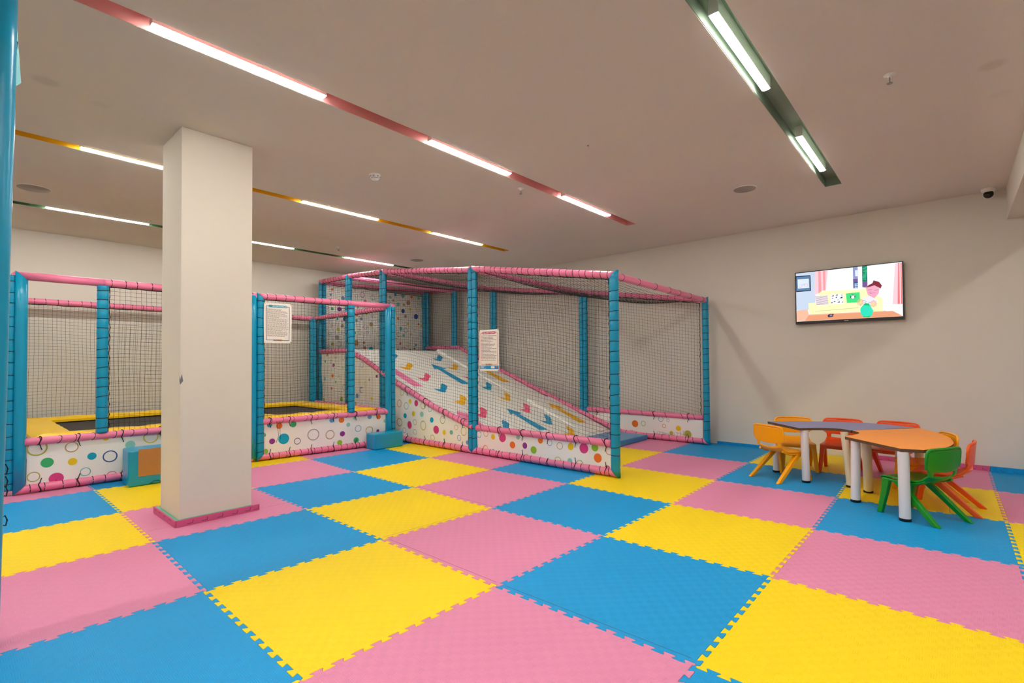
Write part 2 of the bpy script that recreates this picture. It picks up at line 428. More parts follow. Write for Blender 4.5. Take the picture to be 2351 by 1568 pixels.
b = MB(); b.box(X0, WX, -6.62, -6.16, 2.505, CH); struct(b.build('trim_6', 'wall_paint'))

# linear lamps sitting in the channels
def lamp(x, y, label, off=0):
    e = empty('ceiling_light', (x, y + off, CH), 0, label, 'ceiling light', 'linear ceiling lights')
    b = MB(); b.box(-.455, .455, -.024, .024, .003, .082); b.build('housing', 'lamp_body', e, bevel=.003)
    b = MB(); b.prism([(-.45 + .02 * (1 - math.cos(a)), .0) for a in ()] or [(-.452, -.014), (-.446, -.020), (.446, -.020), (.452, -.014), (.452, .014), (.446, .020), (-.446, .020), (-.452, .014)], -.004, .0025)
    b.build('diffuser', 'lamp_light', e)
    for x_ in (-.457, .4545):
        b = MB(); b.box(x_, x_ + .0025, -.0245, .0245, .002, .083); b.build('end_cap', 'white_plastic', e)
    return e
XS = (-1.42, .255, 2.01, 3.735)
where = {-1.42: 'first', .255: 'second', 2.01: 'third', 3.735: 'fourth'}
for (y, nm) in ((1.468, 'dark green'), (-.71, 'yellow'), (-2.795, 'pink')):
    for x in XS:
        w = {-1.42: 'over the room left of the photo', .255: 'leftmost lit one in view', 2.01: 'middle lit one in view', 3.735: 'rightmost lit one in view'}[x]
        lamp(x, y, 'bright linear lamp in the %s ceiling channel, %s' % (nm, w))
    lamp(-3.15, y, 'bright linear lamp in the %s ceiling channel, far off to the left' % nm)
for x, w in ((-3.05, 'far behind the camera'), (-1.3, 'behind the camera'), (.33, 'above the camera'), (2.06, 'large one at top edge of photo'), (3.845, 'smaller one near the channel end')):
    lamp(x, -4.905, 'bright linear lamp in the sage green ceiling channel, %s' % w, .005)
XS2 = (-3.15, -1.42, .255, 2.01, 3.735)
for x in XS2:
    lamp(x, -6.995, 'bright linear lamp beyond the ceiling beam, number %d from its left end' % (XS2.index(x) + 1))

# pillar with its collar of mat strips
e = empty('pillar', (.46, -1.46, 0)); e['kind'] = 'structure'
b = MB(); b.box(-.24, .235, -.235, .24, -.02, CH); o = b.build('pillar_shaft', 'pillar_paint', e, bevel=.004)
b = MB(); b.add([(-.2405, -.2365, 1.02), (-.2405, -.214, 1.05), (-.2405, -.222, 1.0), (-.2405, -.2365, .985), (-.222, -.2365, 1.01), (-.23, -.2365, 1.06)], [(0, 1, 2, 3), (0, 3, 4, 5)])
b.build('chipped_plaster', 'screed', e)
def collar(poly, label):
    """a strip cut from mat edge: outer pink skin on a green core"""
    pass
col = empty('pillar_collar', (.46, -1.46, 0), 0, 'pink and green foam strips laid round the foot of the white pillar', 'foam strip')
b = MB(); b.box(-.262, .285, -.262, -.249, 0, .046); b.box(-.274, -.262, -.249, .29, 0, .046)
for (x, s) in [(-.2, 1), (-.11, -1), (-.01, 1), (.09, -1), (.18, 1), (.24, -1)]:
    b.add([(x, -.2625, .012), (x + .035, -.2625, .012), (x + .04, -.2625, .034), (x + .037, -.2625, .036), (x + .032, -.2625, .015), (x, -.2625, .015)][::1], [(0, 1, 4, 5), (1, 2, 3, 4)], 1)
for y in (-.17, -.04, .09, .2):
    b.add([(-.2745, y, .036), (-.2745, y + .05, .036), (-.2745, y + .05, .033), (-.2745, y, .033)], [(0, 1, 2, 3)], 1)
b.build('outer_strip', ['foam_core_pink', 'seam_dark'], col, bevel=.002)
b = MB(); b.box(-.2485, .24, -.2485, -.2365, 0, .047); b.box(-.2615, -.2415, -.2365, .285, 0, .043); b.build('inner_strip', 'foam_core_green', col)

# ------------------------------------------------------------------ interlocking floor mats
OFF = {(0, 0): (.022, .067), (0, 1): (.025, .032), (0, 2): (.022, .073), (0, 3): (.007, .057), (0, 4): (-.003, .015), (1, 1): (-.017, .011),
       (1, 2): (-.006, .021), (1, 3): (-.007, .002), (1, 4): (-.01, -.003), (1, 5): (0, -.01), (2, 0): (-.03, -.06), (2, 1): (-.064, -.071),
       (2, 2): (-.056, -.07), (2, 3): (-.061, -.057), (2, 4): (-.034, -.029), (2, 5): (-.001, -.01), (3, 1): (-.07, -.073), (3, 2): (-.075, -.082),
       (3, 3): (-.044, -.05), (3, 4): (-.055, -.059), (3, 5): (-.014, -.021), (3, 6): (.023, .004), (4, 4): (-.048, -.042), (4, 5): (-.015, -.006),
       (4, 6): (.006, .006), (5, 4): (.0, -.03), (5, 5): (-.015, .02), (5, 6): (.09, .012), (1, 0): (0, .0), (3, 0): (-.05, -.06), (4, 3): (-.04, -.04),
       (4, 2): (-.04, -.05), (5, 3): (0, -.03), (5, 2): (0, -.03), (4, 1): (-.03, -.03), (-1, 0): (.02, .06), (-1, 1): (.02, .03), (-1, 2): (.02, .07), (-1, 3): (.01, .06), (-1, 4): (0, .015)}
def corner(i, j):
    o = OFF.get((i, j), (0, 0)); x = i + o[0]
    if i >= 6: x = WX - .004; o = (0, OFF.get((5, j), (0, 0))[1])
    return Vector((x, -j + o[1]))
def tooth(P, Q, straight=False):
    if straight: return [P]
    d = Q - P; L = d.length; d.normalize(); nrm = Vector((-d.y, d.x)); n = 12; h = .0115; s = .0055; pts = [P]
    sg = -1; 
    for k in range(2 * n):
        a = L * (k + .0) / (2 * n); z = L * (k + 1) / (2 * n); c = .003
        a2 = a - s if k > 0 else a + .004; z2 = z + s if k < 2 * n - 1 else z - .004
        pts += [P + d * a2 + nrm * sg * (h - c), P + d * (a2 + c) + nrm * sg * h, P + d * (z2 - c) + nrm * sg * h, P + d * z2 + nrm * sg * (h - c)]
        sg = -sg
    return pts
COL = ['yellow', 'pink', 'blue']
def edge(a, b, flip, straight):
    pts = tooth(a, b, straight) + [b]
    if flip: pts = pts[::-1]
    return pts[:-1]
VIS = [(-1, -1), (0, -1), (1, -1), (2, -1), (3, -1), (-1, 0), (0, 0), (1, 0), (2, 0), (3, 0), (-1, 1), (0, 1), (1, 1), (2, 1), (3, 1), (4, 1), (5, 1), (-1, 2), (0, 2), (1, 2), (2, 2),
       (3, 2), (4, 2), (5, 2), (-1, 3), (0, 3), (1, 3), (2, 3), (3, 3), (4, 3), (5, 3), (0, 4), (1, 4), (2, 4), (3, 4), (4, 4), (5, 4), (0, 5), (1, 5), (2, 5), (3, 5), (4, 5), (5, 5),
       (3, 6), (4, 6), (5, 6), (4, 0), (5, 0), (-1, 4), (2, 6), (1, 6)]
MAT_LABEL = {
 (-1, -1): 'pink foam floor mat strip showing along the foot of the left trampoline frame', (0, -1): 'blue foam floor mat peeping out beside the left blue step block',
 (1, -1): 'yellow foam floor mat strip at the trampoline foot just right of the pillar', (2, -1): 'pink foam floor mat sliver in front of the right trampoline banner',
 (3, -1): 'blue foam floor mat sliver between the glossy step block and the ramp banner', (-1, 0): 'blue foam floor mat in front of the left trampoline corner posts',
 (0, 0): 'yellow foam floor mat between the left step block and the pillar', (1, 0): 'pink foam floor mat just right of the pillar at mid height',
 (2, 0): 'blue foam floor mat right in front of the glossy blue step block', (3, 0): 'yellow foam floor mat along the ramp banner, right of the glossy step block',
 (-1, 1): 'yellow foam floor mat at the left edge, second mat out from the trampoline', (0, 1): 'pink foam floor mat that the white pillar stands on',
 (1, 1): 'blue foam floor mat diagonally behind the pillar, touching the pillar mat', (2, 1): 'yellow foam floor mat below the ramp banner, in front of the glossy step mat',
 (3, 1): 'pink foam floor mat under the double blue post of the ramp cage', (4, 1): 'blue foam floor mat inside the cage under the ramp', (5, 1): 'yellow foam floor mat inside the cage under the ramp, by the wall',
 (-1, 2): 'pink foam floor mat at the left edge, left of the large blue mat', (0, 2): 'large blue foam floor mat directly in front of the pillar',
 (1, 2): 'yellow foam floor mat right of the blue mat in front of the pillar', (2, 2): 'pink foam floor mat in the middle of the floor below the cage banner',
 (3, 2): 'blue foam floor mat sliver along the dotted cage banner', (4, 2): 'yellow foam floor mat inside the open end of the cage', (5, 2): 'pink foam floor mat in the open cage end, between landing mat and wall',
 (-1, 3): 'blue foam floor mat in the bottom left corner of the photo', (0, 3): 'large yellow foam floor mat in the foreground, right of the bottom left blue mat',
 (1, 3): 'pink foam floor mat behind and right of the big foreground yellow mat', (2, 3): 'blue foam floor mat at the centre, below the cage corner post',
 (3, 3): 'yellow foam floor mat under the cage corner post', (4, 3): 'pink foam floor mat just outside the open cage end', (5, 3): 'blue foam floor mat against the wall beside the far cage post',
 (0, 4): 'pink foam floor mat at the very bottom centre of the photo', (1, 4): 'large blue foam floor mat in the foreground centre', (2, 4): 'yellow foam floor mat behind the foreground blue mat',
 (3, 4): 'pink foam floor mat left of the blue mat with the small chairs', (4, 4): 'blue foam floor mat under the yellow chair at the blue table', (5, 4): 'yellow foam floor mat against the wall under the blue table',
 (0, 5): 'blue foam floor mat corner at the bottom edge, right of the bottom pink mat', (1, 5): 'large yellow foam floor mat in the bottom right corner', (2, 5): 'large pink foam floor mat at the right edge, behind the bottom right yellow mat',
 (3, 5): 'blue foam floor mat under the green chair and the orange table', (4, 5): 'yellow foam floor mat under the back half of the orange table', (5, 5): 'pink foam floor mat against the wall behind the orange table',
 (3, 6): 'yellow foam floor mat at the right edge of the photo', (4, 6): 'pink foam floor mat at the right edge beyond the tables', (5, 6): 'blue foam floor mat at the right edge against the wall',
 (4, 0): 'pink foam floor mat under the middle of the ramp', (5, 0): 'blue foam floor mat under the upper ramp by the wall', (-1, 4): 'yellow foam floor mat below the bottom left blue mat, out of frame',
 (2, 6): 'blue foam floor mat past the right edge of the photo', (1, 6): 'pink foam floor mat past the bottom right corner'}
for (i, j) in VIS:
    a, b_, c, d = corner(i, j), corner(i + 1, j), corner(i + 1, j + 1), corner(i, j + 1)
    rim = i + 1 >= 6
    # canonical directions: along +x and along -y, shared by neighbours
    loop = edge(d, c, False, False) + edge(b_, c, True, rim) + edge(a, b_, True, False) + edge(a, d, False, False)
    pts = loop; n = len(pts)
    # tiny inset so neighbours leave a hairline
    ins = []
    for k in range(n):
        p0, p1, p2 = pts[k - 1], pts[k], pts[(k + 1) % n]
        e1 = (p1 - p0); e2 = (p2 - p1)
        if e1.length < 1e-6: e1 = e2
        if e2.length < 1e-6: e2 = e1
        n1 = Vector((-e1.y, e1.x)).normalized(); n2 = Vector((-e2.y, e2.x)).normalized(); m = n1 + n2
        if m.length < .2: m = n1
        m.normalize(); ins.append((p1 + m * .0006, p1 + m * .0016))
    org = Vector((i, -j - 1))
    v = [(p[0].x - org.x, p[0].y - org.y, -.02) for p in ins] + [(p[0].x - org.x, p[0].y - org.y, -.0014) for p in ins] + [(p[1].x - org.x, p[1].y - org.y, 0) for p in ins]
    f = [(k, (k + 1) % n, n + (k + 1) % n, n + k) for k in range(n)] + [(n + k, n + (k + 1) % n, 2 * n + (k + 1) % n, 2 * n + k) for k in range(n)] + [tuple(range(2 * n, 3 * n))]
    o = ob('foam_mat', v, f, 'foam_' + COL[(i + j) % 3], loc=(org.x, org.y, 0))
    tag(o, MAT_LABEL[(i, j)], 'floor mat', 'interlocking foam floor mats')
    # some mats have a detachable border piece: a dark slit parallel to the edge
    for (ii, jj, s) in ((1, 3, 'l'), (1, 4, 'l'), (1, 2, 'b'), (2, 2, 'l'), (0, 1, 'm'), (4, 5, 'm')):
        if (ii, jj) == (i, j):
            if s == 'l': A, B = a + (c - a) * .0, d; A = a + Vector((.034, -.03)); B = d + Vector((.034, .03))
            elif s == 'b': A = d + Vector((.03, .034)); B = c + Vector((-.03, .034))
            else: A = (a + d) / 2 + Vector((.03, -.2)); B = (b_ + c) / 2 + Vector((-.03, -.2))
            q = (B - A).normalized(); w = Vector((-q.y, q.x)) * .0011
            m = MB(); m.add([(p.x - org.x, p.y - org.y, .0003) for p in (A - w, B - w, B + w, A + w)], [(0, 1, 2, 3)])
            m.build('seam', 'seam_dark', o)
# strips of mat edge standing along the foot of the right wall
def wall_strip(y0, y1, m, label, h=.05, x=WX):
    n = max(2, int((y1 - y0) / .085)); v = MB()
    v.box(x - .014, x - .001, y0, y1, 0, h)
    s = v
    for k in range(n):
        y = y0 + .02 + (y1 - y0 - .04) * k / n
        s.add([(x - .0145, y, .008), (x - .0145, y + .03, .010), (x - .0145, y + .036, .028), (x - .0145, y + .034, .03), (x - .0145, y + .028, .012), (x - .0145, y, .0105)], [(0, 1, 4, 5), (1, 2, 3, 4)], 1)
    o = v.build('mat_edge_strip', [m, 'seam_dark'])
    tag(o, label, 'foam strip', 'foam strips along the wall foot')
wall_strip(-4.02, -3.32, 'foam_blue', 'blue foam edge strip along the wall foot between the cage and the chairs', .035)
wall_strip(-5.99, -5.02, 'foam_core_pink', 'pink foam edge strip along the wall foot behind the orange table', .05)
wall_strip(-7.0, -5.995, 'foam_blue', 'blue foam edge strip along the wall foot at the right edge of the photo', .05)

# ------------------------------------------------------------------ small things on the ceiling
for (x, y, r, lb) in ((-.345, .76, .125, 'round flush ceiling loudspeaker grille at the left, near the trampolines'), (4.31, -4.24, .105, 'round flush ceiling loudspeaker grille near the end of the sage channel'), (4.2, .81, .11, 'round flush ceiling loudspeaker grille above the ramp cage')):
    e = empty('ceiling_speaker', (x, y, CH), 0, lb, 'ceiling speaker', 'ceiling speakers')
    b = MB(); b.lathe([(r, .001), (r, -.004), (r - .003, -.005)], n=40); b.build('rim', 'lamp_body', e)
    b = MB(); b.lathe([(r - .004, -.0045), (r - .005, -.0065), (.0005, -.008)], n=40); b.build('grille', 'grille_grey', e)
e = empty('smoke_detector', (1.655, -1.90, CH), 0, 'round white smoke detector on the ceiling between pink and yellow channels', 'smoke detector')
b = MB(); b.lathe([(.05, 0), (.05, -.014), (.047, -.016)], n=32); b.build('base', 'white_plastic', e)
b = MB(); b.lathe([(.045, -.0165), (.046, -.026), (.042, -.03)], n=32); b.lathe([(.036, -.034), (.03, -.044), (.012, -.049)], n=32)
b.lathe([(.034, -.0302), (.036, -.0338)], n=32, m=1)
for k in range(8):
    a = 2 * PI * k / 8; b.box(.0462 * math.cos(a) - .004, .0462 * math.cos(a) + .004, .0462 * math.sin(a) - .004, .0462 * math.sin(a) + .004, -.025, -.019, 1)
b.build('cover', ['white_plastic', 'slot_grey'], e)
for (x, y, s, lb) in ((2.833, -5.49, 1.0, 'sprinkler head on the ceiling right of the sage channel'), (2.81, -2.627, 1.0, 'small sprinkler head on the ceiling beside the pink channel'), (2.853, .888, 1.0, 'small sprinkler head on the ceiling beside the dark green channel')):
    e = empty('sprinkler', (x, y, CH), 0, lb, 'sprinkler', 'ceiling sprinklers')
    b = MB(); b.lathe([(.03, 0), (.03, -.003), (.012, -.006), (.012, -.02)], n=20); b.build('escutcheon', 'white_plastic', e)
    b = MB(); b.tube([(-.014, 0, -.02), (-.016, 0, -.035), (-.004, 0, -.05)], .0025, 6); b.tube([(.014, 0, -.02), (.016, 0, -.035), (.004, 0, -.05)], .0025, 6); b.lathe([(.003, -.02), (.003, -.05)], n=8); b.build('frame', 'steel', e)
    b = MB(); b.lathe([(.015, -.05), (.015, -.053)], n=16); b.build('deflector', 'steel', e)
b = MB(); b.lathe([(.008, 0), (.008, -.004), (.002, -.006)], n=12); b.tube([(0, 0, -.002), (.01, .006, -.004), (.02, .01, -.003)], .0018, 5)
tag(b.build('ceiling_hook', 'steel', None, (2.437, -3.642, CH)), 'tiny screw hook left in the bare ceiling between the pink and sage channels', 'hook')
e = empty('security_camera', (5.97, -6.03, CH), 0, 'white turret security camera under the ceiling in the far right corner', 'security camera')
b = MB(); b.lathe([(.055, .002), (.055, -.02), (.048, -.032), (.03, -.04)], n=32); b.build('base', 'white_plastic', e)
b = MB(); b.lathe([(.0001, .045), (.02, .041), (.034, .03), (.042, .012), (.043, -.0), (.04, -.016)], n=32)
o = b.build('turret', 'white_plastic', e); 
look = (CAM - Vector((5.97, -6.03, CH - .055))).normalized()
o.location = (0, 0, -.055); o.rotation_euler = look.to_track_quat('-Z', 'Y').to_euler()
b = MB(); b.lathe([(.0385, -.0155), (.036, -.026), (.022, -.036), (.004, -.04)], n=32)
o2 = b.build('lens', 'lens_black', e); o2.location = (0, 0, -.055); o2.rotation_euler = o.rotation_euler

# ------------------------------------------------------------------ trampoline enclosure
TR = empty('trampoline_enclosure', (1.45, 1.4, 0), 0, 'long padded trampoline frame with blue posts, pink rails, black nets and dotted banner', 'play frame')
TR.location = (0, 0, 0)
ZT = 1.915; RR = .036; PR = .045
fl, fm, fr = (-.475, .36), (1.5, .29), (3.22, .12)     # plan points of the front
bl, bm, br = (-.475, 2.66), (1.5, 2.66), (3.37, 2.64)   # and of the back
def lerp2(a, b, t): return (a[0] + (b[0] - a[0]) * t, a[1] + (b[1] - a[1]) * t)
def P3(p, z): return (p[0], p[1], z)
def vec(a, b): d = Vector((b[0] - a[0], b[1] - a[1], 0)); return d.normalized()
UP = Vector((0, 0, 1))
def rail(a, b, za, zb, parent, r=RR, lace=.1, mit0=None, mit1=None, plain=False, m='vinyl_pink', tilt=.15, name='rail'):
    """mit0/mit1: +1 mitre down into a post below the end, -1 up into a post above"""
    d = (Vector(P3(b, zb)) - Vector(P3(a, za))).normalized()
    c0 = (d - UP * mit0).normalized() if mit0 else None
    c1 = (-d - UP * mit1).normalized() if mit1 else None
    return padded(name, P3(a, za), P3(b, zb), r, m, parent, lace, c0, c1, plain=plain, tilt=tilt)
def post(p, z0, z1, parent, r=PR, lace=.1, top=None, bot=None, plain=False):
    """top/bot: horizontal direction of the rail it is mitred with"""
    c0 = (UP + Vector(bot)).normalized() if bot is not None else None
    c1 = (UP - Vector(top)).normalized() if top is not None else None
    return padded('post', (p[0], p[1], z0), (p[0], p[1], z1), r, 'vinyl_blue', parent, lace, c0, c1, plain=plain)
dF1, dF2, dR, dL, dB = vec(fl, fm), vec(fm, fr), vec(fr, br), vec(fl, bl), vec(bl, br)
ZL = .455   # lower rail
# front posts: smooth lobe towards the opening, laced lobe round the corner
def shift(p, d, k): return (p[0] + d[0] * k, p[1] + d[1] * k)
LO = .042
post(shift(fl, dF1, .03), .045, ZT, TR, LO, top=-dF1, bot=dF1 * -1, plain=True)
post(shift(shift(fl, dL, .03), dF1, -.035), .045, ZT, TR, LO, .1)
post(shift(fm, dF1, -.045), .045, ZT, TR, LO, plain=True)
post(shift(fm, dF2, .035), .045, ZT, TR, LO, .1, top=-dF2, bot=-dF2)
post(shift(fr, dF2, -.045), .045, ZT, TR, LO, top=dF2, bot=dF2, plain=True)
post(shift(shift(fr, dR, .03), dF2, .035), .045, ZT, TR, LO, .1)
eL = .585; pe1 = shift(fl, dF1, eL); pe2 = shift(fr, dF2, -.585)
post(pe1, ZL + .03, ZT - .03, TR, .046, .09); post(pe2, ZL + .03, ZT - .03, TR, .046, .09)
# back and side posts
for (p, d1, d2) in ((bl, dB, -dL), (bm, dB, -dB), (br, -dB, -dR)):
    post(shift(p, d1, .04), .045, ZT, TR, LO, .12); post(shift(p, d2, .04), .045, ZT, TR, LO, .12)
# top rails
rail(shift(fl, dF1, .03), pe1, ZT, ZT, TR, mit0=-1, plain=True)
rail(pe1, shift(fm, dF1, -.01), ZT, ZT, TR, lace=.1)
rail(shift(fm, dF2, .035), shift(pe2, dF2, -.02), ZT, ZT, TR, lace=.1, mit0=-1)
rail(shift(pe2, dF2, -.02), shift(fr, dF2, -.045), ZT, ZT, TR, mit1=-1, plain=True)
rail(bl, bm, ZT, ZT, TR, lace=.105); rail(bm, br, ZT, ZT, TR, lace=.105)
rail(fl, bl, ZT, ZT, TR, lace=.11); rail(shift(fr, dF2, .03), br, ZT, ZT, TR, lace=.075)
# lower and floor rails
for (a, b_) in ((shift(fl, dF1, .06), shift(fm, dF1, -.07)), (shift(fm, dF2, .06), shift(fr, dF2, -.06))):
    rail(a, b_, ZL, ZL, TR, r=.035, lace=.13, tilt=.6)
rail(shift(fl, dF1, .03), shift(fm, dF1, -.045), .045, .045, TR, lace=.105, mit0=1)
rail(shift(fm, dF2, .035), shift(fr, dF2, -.045), .045, .045, TR, lace=.08, mit0=1, mit1=1)
rail(shift(fr, dR, .05), br, ZL, ZL, TR, r=.035, lace=.12)
c = lambda v: (lambda s: v)
nf = vec((0, 0), (dF1[1], -dF1[0]))
wall_net(shift(pe1, dF1, .045), shift(fm, dF1, -.08), c(ZL), c(ZT - .035), TR, seed=1)
wall_net(shift(fm, dF2, .075), shift(pe2, dF2, -.045), c(ZL), c(ZT - .035), TR, seed=2)
wall_net(shift(bl, dB, .08), shift(bm, dB, -.06), c(.44), c(ZT - .035), TR, seed=3, bulge=.04)
wall_net(shift(bm, dB, .06), shift(br, dB, -.08), c(.44), c(ZT - .035), TR, seed=4, bulge=.04)
wall_net(shift(fl, dL, .08), shift(bl, dL, -.08), c(.44), c(ZT - .035), TR, seed=5)
wall_net(shift(shift(fr, dR, .08), dF2, .03), shift(br, dR, -.08), c(.44), c(ZT - .035), TR, seed=6)
DOTS_LEFT = [(0, 'olive', -0.334, 0.392, 0.07), (0, 'brown', -0.103, 0.373, 0.048), (1, 'green', -0.267, 0.253, 0.044), (1, 'yellow', -0.096, 0.238, 0.033), (1, 'cyan', 0.041, 0.269, 0.034), (0, 'navy', 0.175, 0.249, 0.056), (1, 'mint', 0.329, 0.34, 0.04), (0, 'gold', 0.497, 0.398, 0.064), (0, 'olive', -0.355, 0.141, 0.044), (1, 'magenta', -0.206, 0.102, 0.051), (0, 'teal', -0.005, 0.129, 0.04), (0, 'pink', 0.188, 0.067, 0.039), (1, 'yellow', 0.141, 0.425, 0.023), (1, 'green', 0.493, 0.272, 0.029), (1, 'magenta', 0.305, 0.158, 0.031)]
DOTS_RIGHT = [(1, 'blue', 1.64, 0.409, 0.029), (1, 'orange', 1.749, 0.388, 0.036), (1, 'green', 1.91, 0.393, 0.037), (1, 'green', 1.574, 0.297, 0.026), (1, 'purple', 1.669, 0.214, 0.033), (1, 'cyan', 1.8, 0.229, 0.063), (0, 'navy', 1.961, 0.182, 0.04), (0, 'grey', 2.152, 0.242, 0.072), (0, 'brown', 2.362, 0.22, 0.058), (1, 'purple', 2.523, 0.216, 0.034), (1, 'lime', 2.486, 0.105, 0.034), (1, 'blue', 2.382, 0.403, 0.032), (1, 'orange', 2.51, 0.393, 0.036), (1, 'mint', 2.601, 0.325, 0.027), (0, 'slate', 2.743, 0.261, 0.044), (0, 'brown', 2.899, 0.223, 0.052), (1, 'lime', 1.595, 0.106, 0.029), (1, 'purple', 3.025, 0.202, 0.023), (1, 'green', 2.716, 0.11, 0.037), (1, 'blue', 2.903, 0.402, 0.028), (1, 'orange', 3.031, 0.392, 0.032), (1, 'mint', 3.135, 0.33, 0.027), (1, 'mint', 2.687, 0.405, 0.018)]
def conv(D, x0, k=1.0): return [(a, h, (s - x0) * k, z, r) for (a, h, s, z, r) in D]
A = shift(shift(fl, dF1, .075), (0, -1), .0); banner(A, shift(fm, dF1, -.09), .075, .43, conv(DOTS_LEFT, A[0]), TR, seed=3, auto=8, side=-1)
A = shift(fm, dF2, .08); banner(A, shift(fr, dF2, -.09), .075, .43, conv(DOTS_RIGHT, A[0]), TR, seed=5, side=-1)
# cable ties on the front
for (p0, d, L, ks) in ((fl, dF1, 1.9, (.16, .42, .74, 1.05, 1.4, 1.7)), (fm, dF2, 1.7, (.14, .36, .62, .9, 1.2, 1.5))):
    fn = Vector((d[1], -d[0], 0))
    ties([(Vector(P3(shift(p0, d, k), z)), d, fn) for k in ks for z in (ZL, .045 + .0)], .035, TR, drop=.045)
# loose cord ends hanging from the lower right rail
q = P3(shift(fm, dF2, .2), 0); b = MB()
b.tube([(q[0], q[1] - .045, .45), (q[0] + .01, q[1] - .055, .36), (q[0] + .02, q[1] - .055, .28), (q[0] - .01, q[1] - .055, .2)], .0022, 5)
b.build('loose_cord', 'cord', TR); b = MB(); b.tube([(q[0] + .04, q[1] - .045, .45), (q[0] + .035, q[1] - .055, .34), (q[0] + .04, q[1] - .055, .24)], .0022, 5)
b.build('loose_cord', 'cord', TR)

def trampoline(x0, x1, y0, y1, label):
    """yellow pads round a black bed; x/y are the outside of the padding"""
    e = empty('trampoline', ((x0 + x1) / 2, (y0 + y1) / 2, 0), 0, label, 'trampoline', 'trampolines'); hx = (x1 - x0) / 2; hy = (y1 - y0) / 2
    wx = .30; wy0 = .2; wy1 = .3; zt = .5; th = .055
    ix, iy0, iy1 = hx - wx, hy - wy0, hy - wy1
    def pad(poly, seed):
        n = 14; b = MB(); v = []; f = []
        a, b1, c1, d1 = [Vector(p) for p in poly]; rs = np.random.RandomState(seed)
        for i in range(n + 1):
            for k in range(7):
                s = i / n; t = k / 6; p = (a * (1 - s) + b1 * s) * (1 - t) + (d1 * (1 - s) + c1 * s) * t
                z = zt - th * .5 * (2 * abs(t - .5)) ** 4 + .006 * math.sin(s * 23 + seed) * math.sin(t * 3.1) + .003 * math.sin(s * 51 + seed)
                v.append((p.x, p.y, z))
        for i in range(n):
            for k in range(6): f.append((i * 7 + k, (i + 1) * 7 + k, (i + 1) * 7 + k + 1, i * 7 + k + 1))
        b.add(v, f, 0, True)
        low = [(x, y, zt - th) for (x, y, z) in v]; b.add(low, [tuple(reversed(q)) for q in f], 0, True)
        N = (n + 1) * 7; vv = v + low; ff = []
        for i in range(n):
            ff += [(i * 7, N + i * 7, N + (i + 1) * 7, (i + 1) * 7), ((i + 1) * 7 + 6, N + (i + 1) * 7 + 6, N + i * 7 + 6, i * 7 + 6)]
        for k in range(6): ff += [(k + 1, N + k + 1, N + k, k), (n * 7 + k, N + n * 7 + k, N + n * 7 + k + 1, n * 7 + k + 1)]
        b.add(vv, ff, 0, False)
        b.build('pad', 'vinyl_yellow', e)
    o = .002
    pad([(-hx, -hy), (hx, -hy), (ix + o, -iy0), (-ix - o, -iy0)], 1); pad([(hx, -hy + o), (hx, hy - o), (ix, iy1), (ix, -iy0)], 2)
    pad([(hx, hy), (-hx, hy), (-ix - o, iy1), (ix + o, iy1)], 3); pad([(-hx, hy - o), (-hx, -hy + o), (-ix, -iy0), (-ix, iy1)], 4)
    b = MB(); b.box(-ix - .06, ix + .06, -iy0 - .06, iy1 + .06, .425, .43); b.build('bed', 'jump_mat', e)
    b = MB(); m = .04
    for (a_, c_) in (((-hx + m, -hy + m), (hx - m, -hy + m)), ((hx - m, -hy + m), (hx - m, hy - m)), ((hx - m, hy - m), (-hx + m, hy - m)), ((-hx + m, hy - m), (-hx + m, -hy + m))):
        b.tube([(a_[0], a_[1], .425), (c_[0], c_[1], .425)], .018, 8)
    b.build('frame', 'steel', e)
    for (x, y) in ((-hx + m, -hy + m), (hx - m, -hy + m), (hx - m, hy - m), (-hx + m, hy - m)):
        b = MB(); b.tube([(x, y, 0), (x, y, .41)], .02, 8); b.build('leg', 'steel', e)
trampoline(-.36, 1.44, .42, 2.6, 'black trampoline bed with yellow pads inside the left bay of the netted frame')
trampoline(1.56, 3.16, .36, 2.58, 'black trampoline bed with yellow pads inside the right bay, beside the ramp')

# ------------------------------------------------------------------ step blocks
def block(x0, x1, y0, y1, h, rz, label, m='vinyl_blue'):
    cx, cy = (x0 + x1) / 2, (y0 + y1) / 2; e = empty('step_block', (cx, cy, 0), rz, label, 'step block', 'padded step blocks')
    hx, hy = (x1 - x0) / 2, (y1 - y0) / 2; b = MB(); b.box(-hx, hx, -hy, hy, 0, h)
    o = b.build('padded_body', m, e, bevel=.018, seg=3); return e, hx, hy
block(2.785, 3.225, -.15, .065, .205, 0, 'glossy cyan blue step block in front of the right trampoline opening')
e, hx, hy = block(.24, .86, -.09, .2, .335, -.03, 'worn blue step block with bare brown board front, half behind the pillar')
b = MB(); b.add([(-hx + .075, -hy - .003, .34), (-hx + .075, -hy - .003, .09), (hx - .03, -hy - .003, .085), (hx - .03, -hy - .003, .342), (-hx + .09, -hy + .012, .3365), (hx - .03, -hy + .012, .3365)], [(0, 1, 2, 3), (0, 3, 5, 4)])
b.build('bare_board', 'cardboard', e)
b = MB(); b.tube([(-hx + .16 + .03 * k, -hy - .012 - .02 * math.sin(k * 1.3), .012 + .03 * abs(math.sin(k))) for k in range(12)], .0035, 5); b.build('loose_cord', 'cord', e)

# ------------------------------------------------------------------ ramp cage
CG = empty('ramp_cage', (0, 0, 0), 0, 'tall netted climbing cage with blue posts and pink top rails around the white ramp', 'play frame')
XF, XR = 3.45, 5.89
ys = [-3.27, -1.28, .66, 1.64, 2.6]; zf = [1.97, 2.285, 2.50, 2.55, 2.565]     # front posts and rail heights
yr = [-3.25, -1.30, .70, 1.80, 2.68]; zr = [1.945, 2.235, 2.50, 2.60, 2.64]
def ztop(ya, yb, za, zb): return lambda u: za + (zb - za) * u
dN = Vector((0, 1, 0))
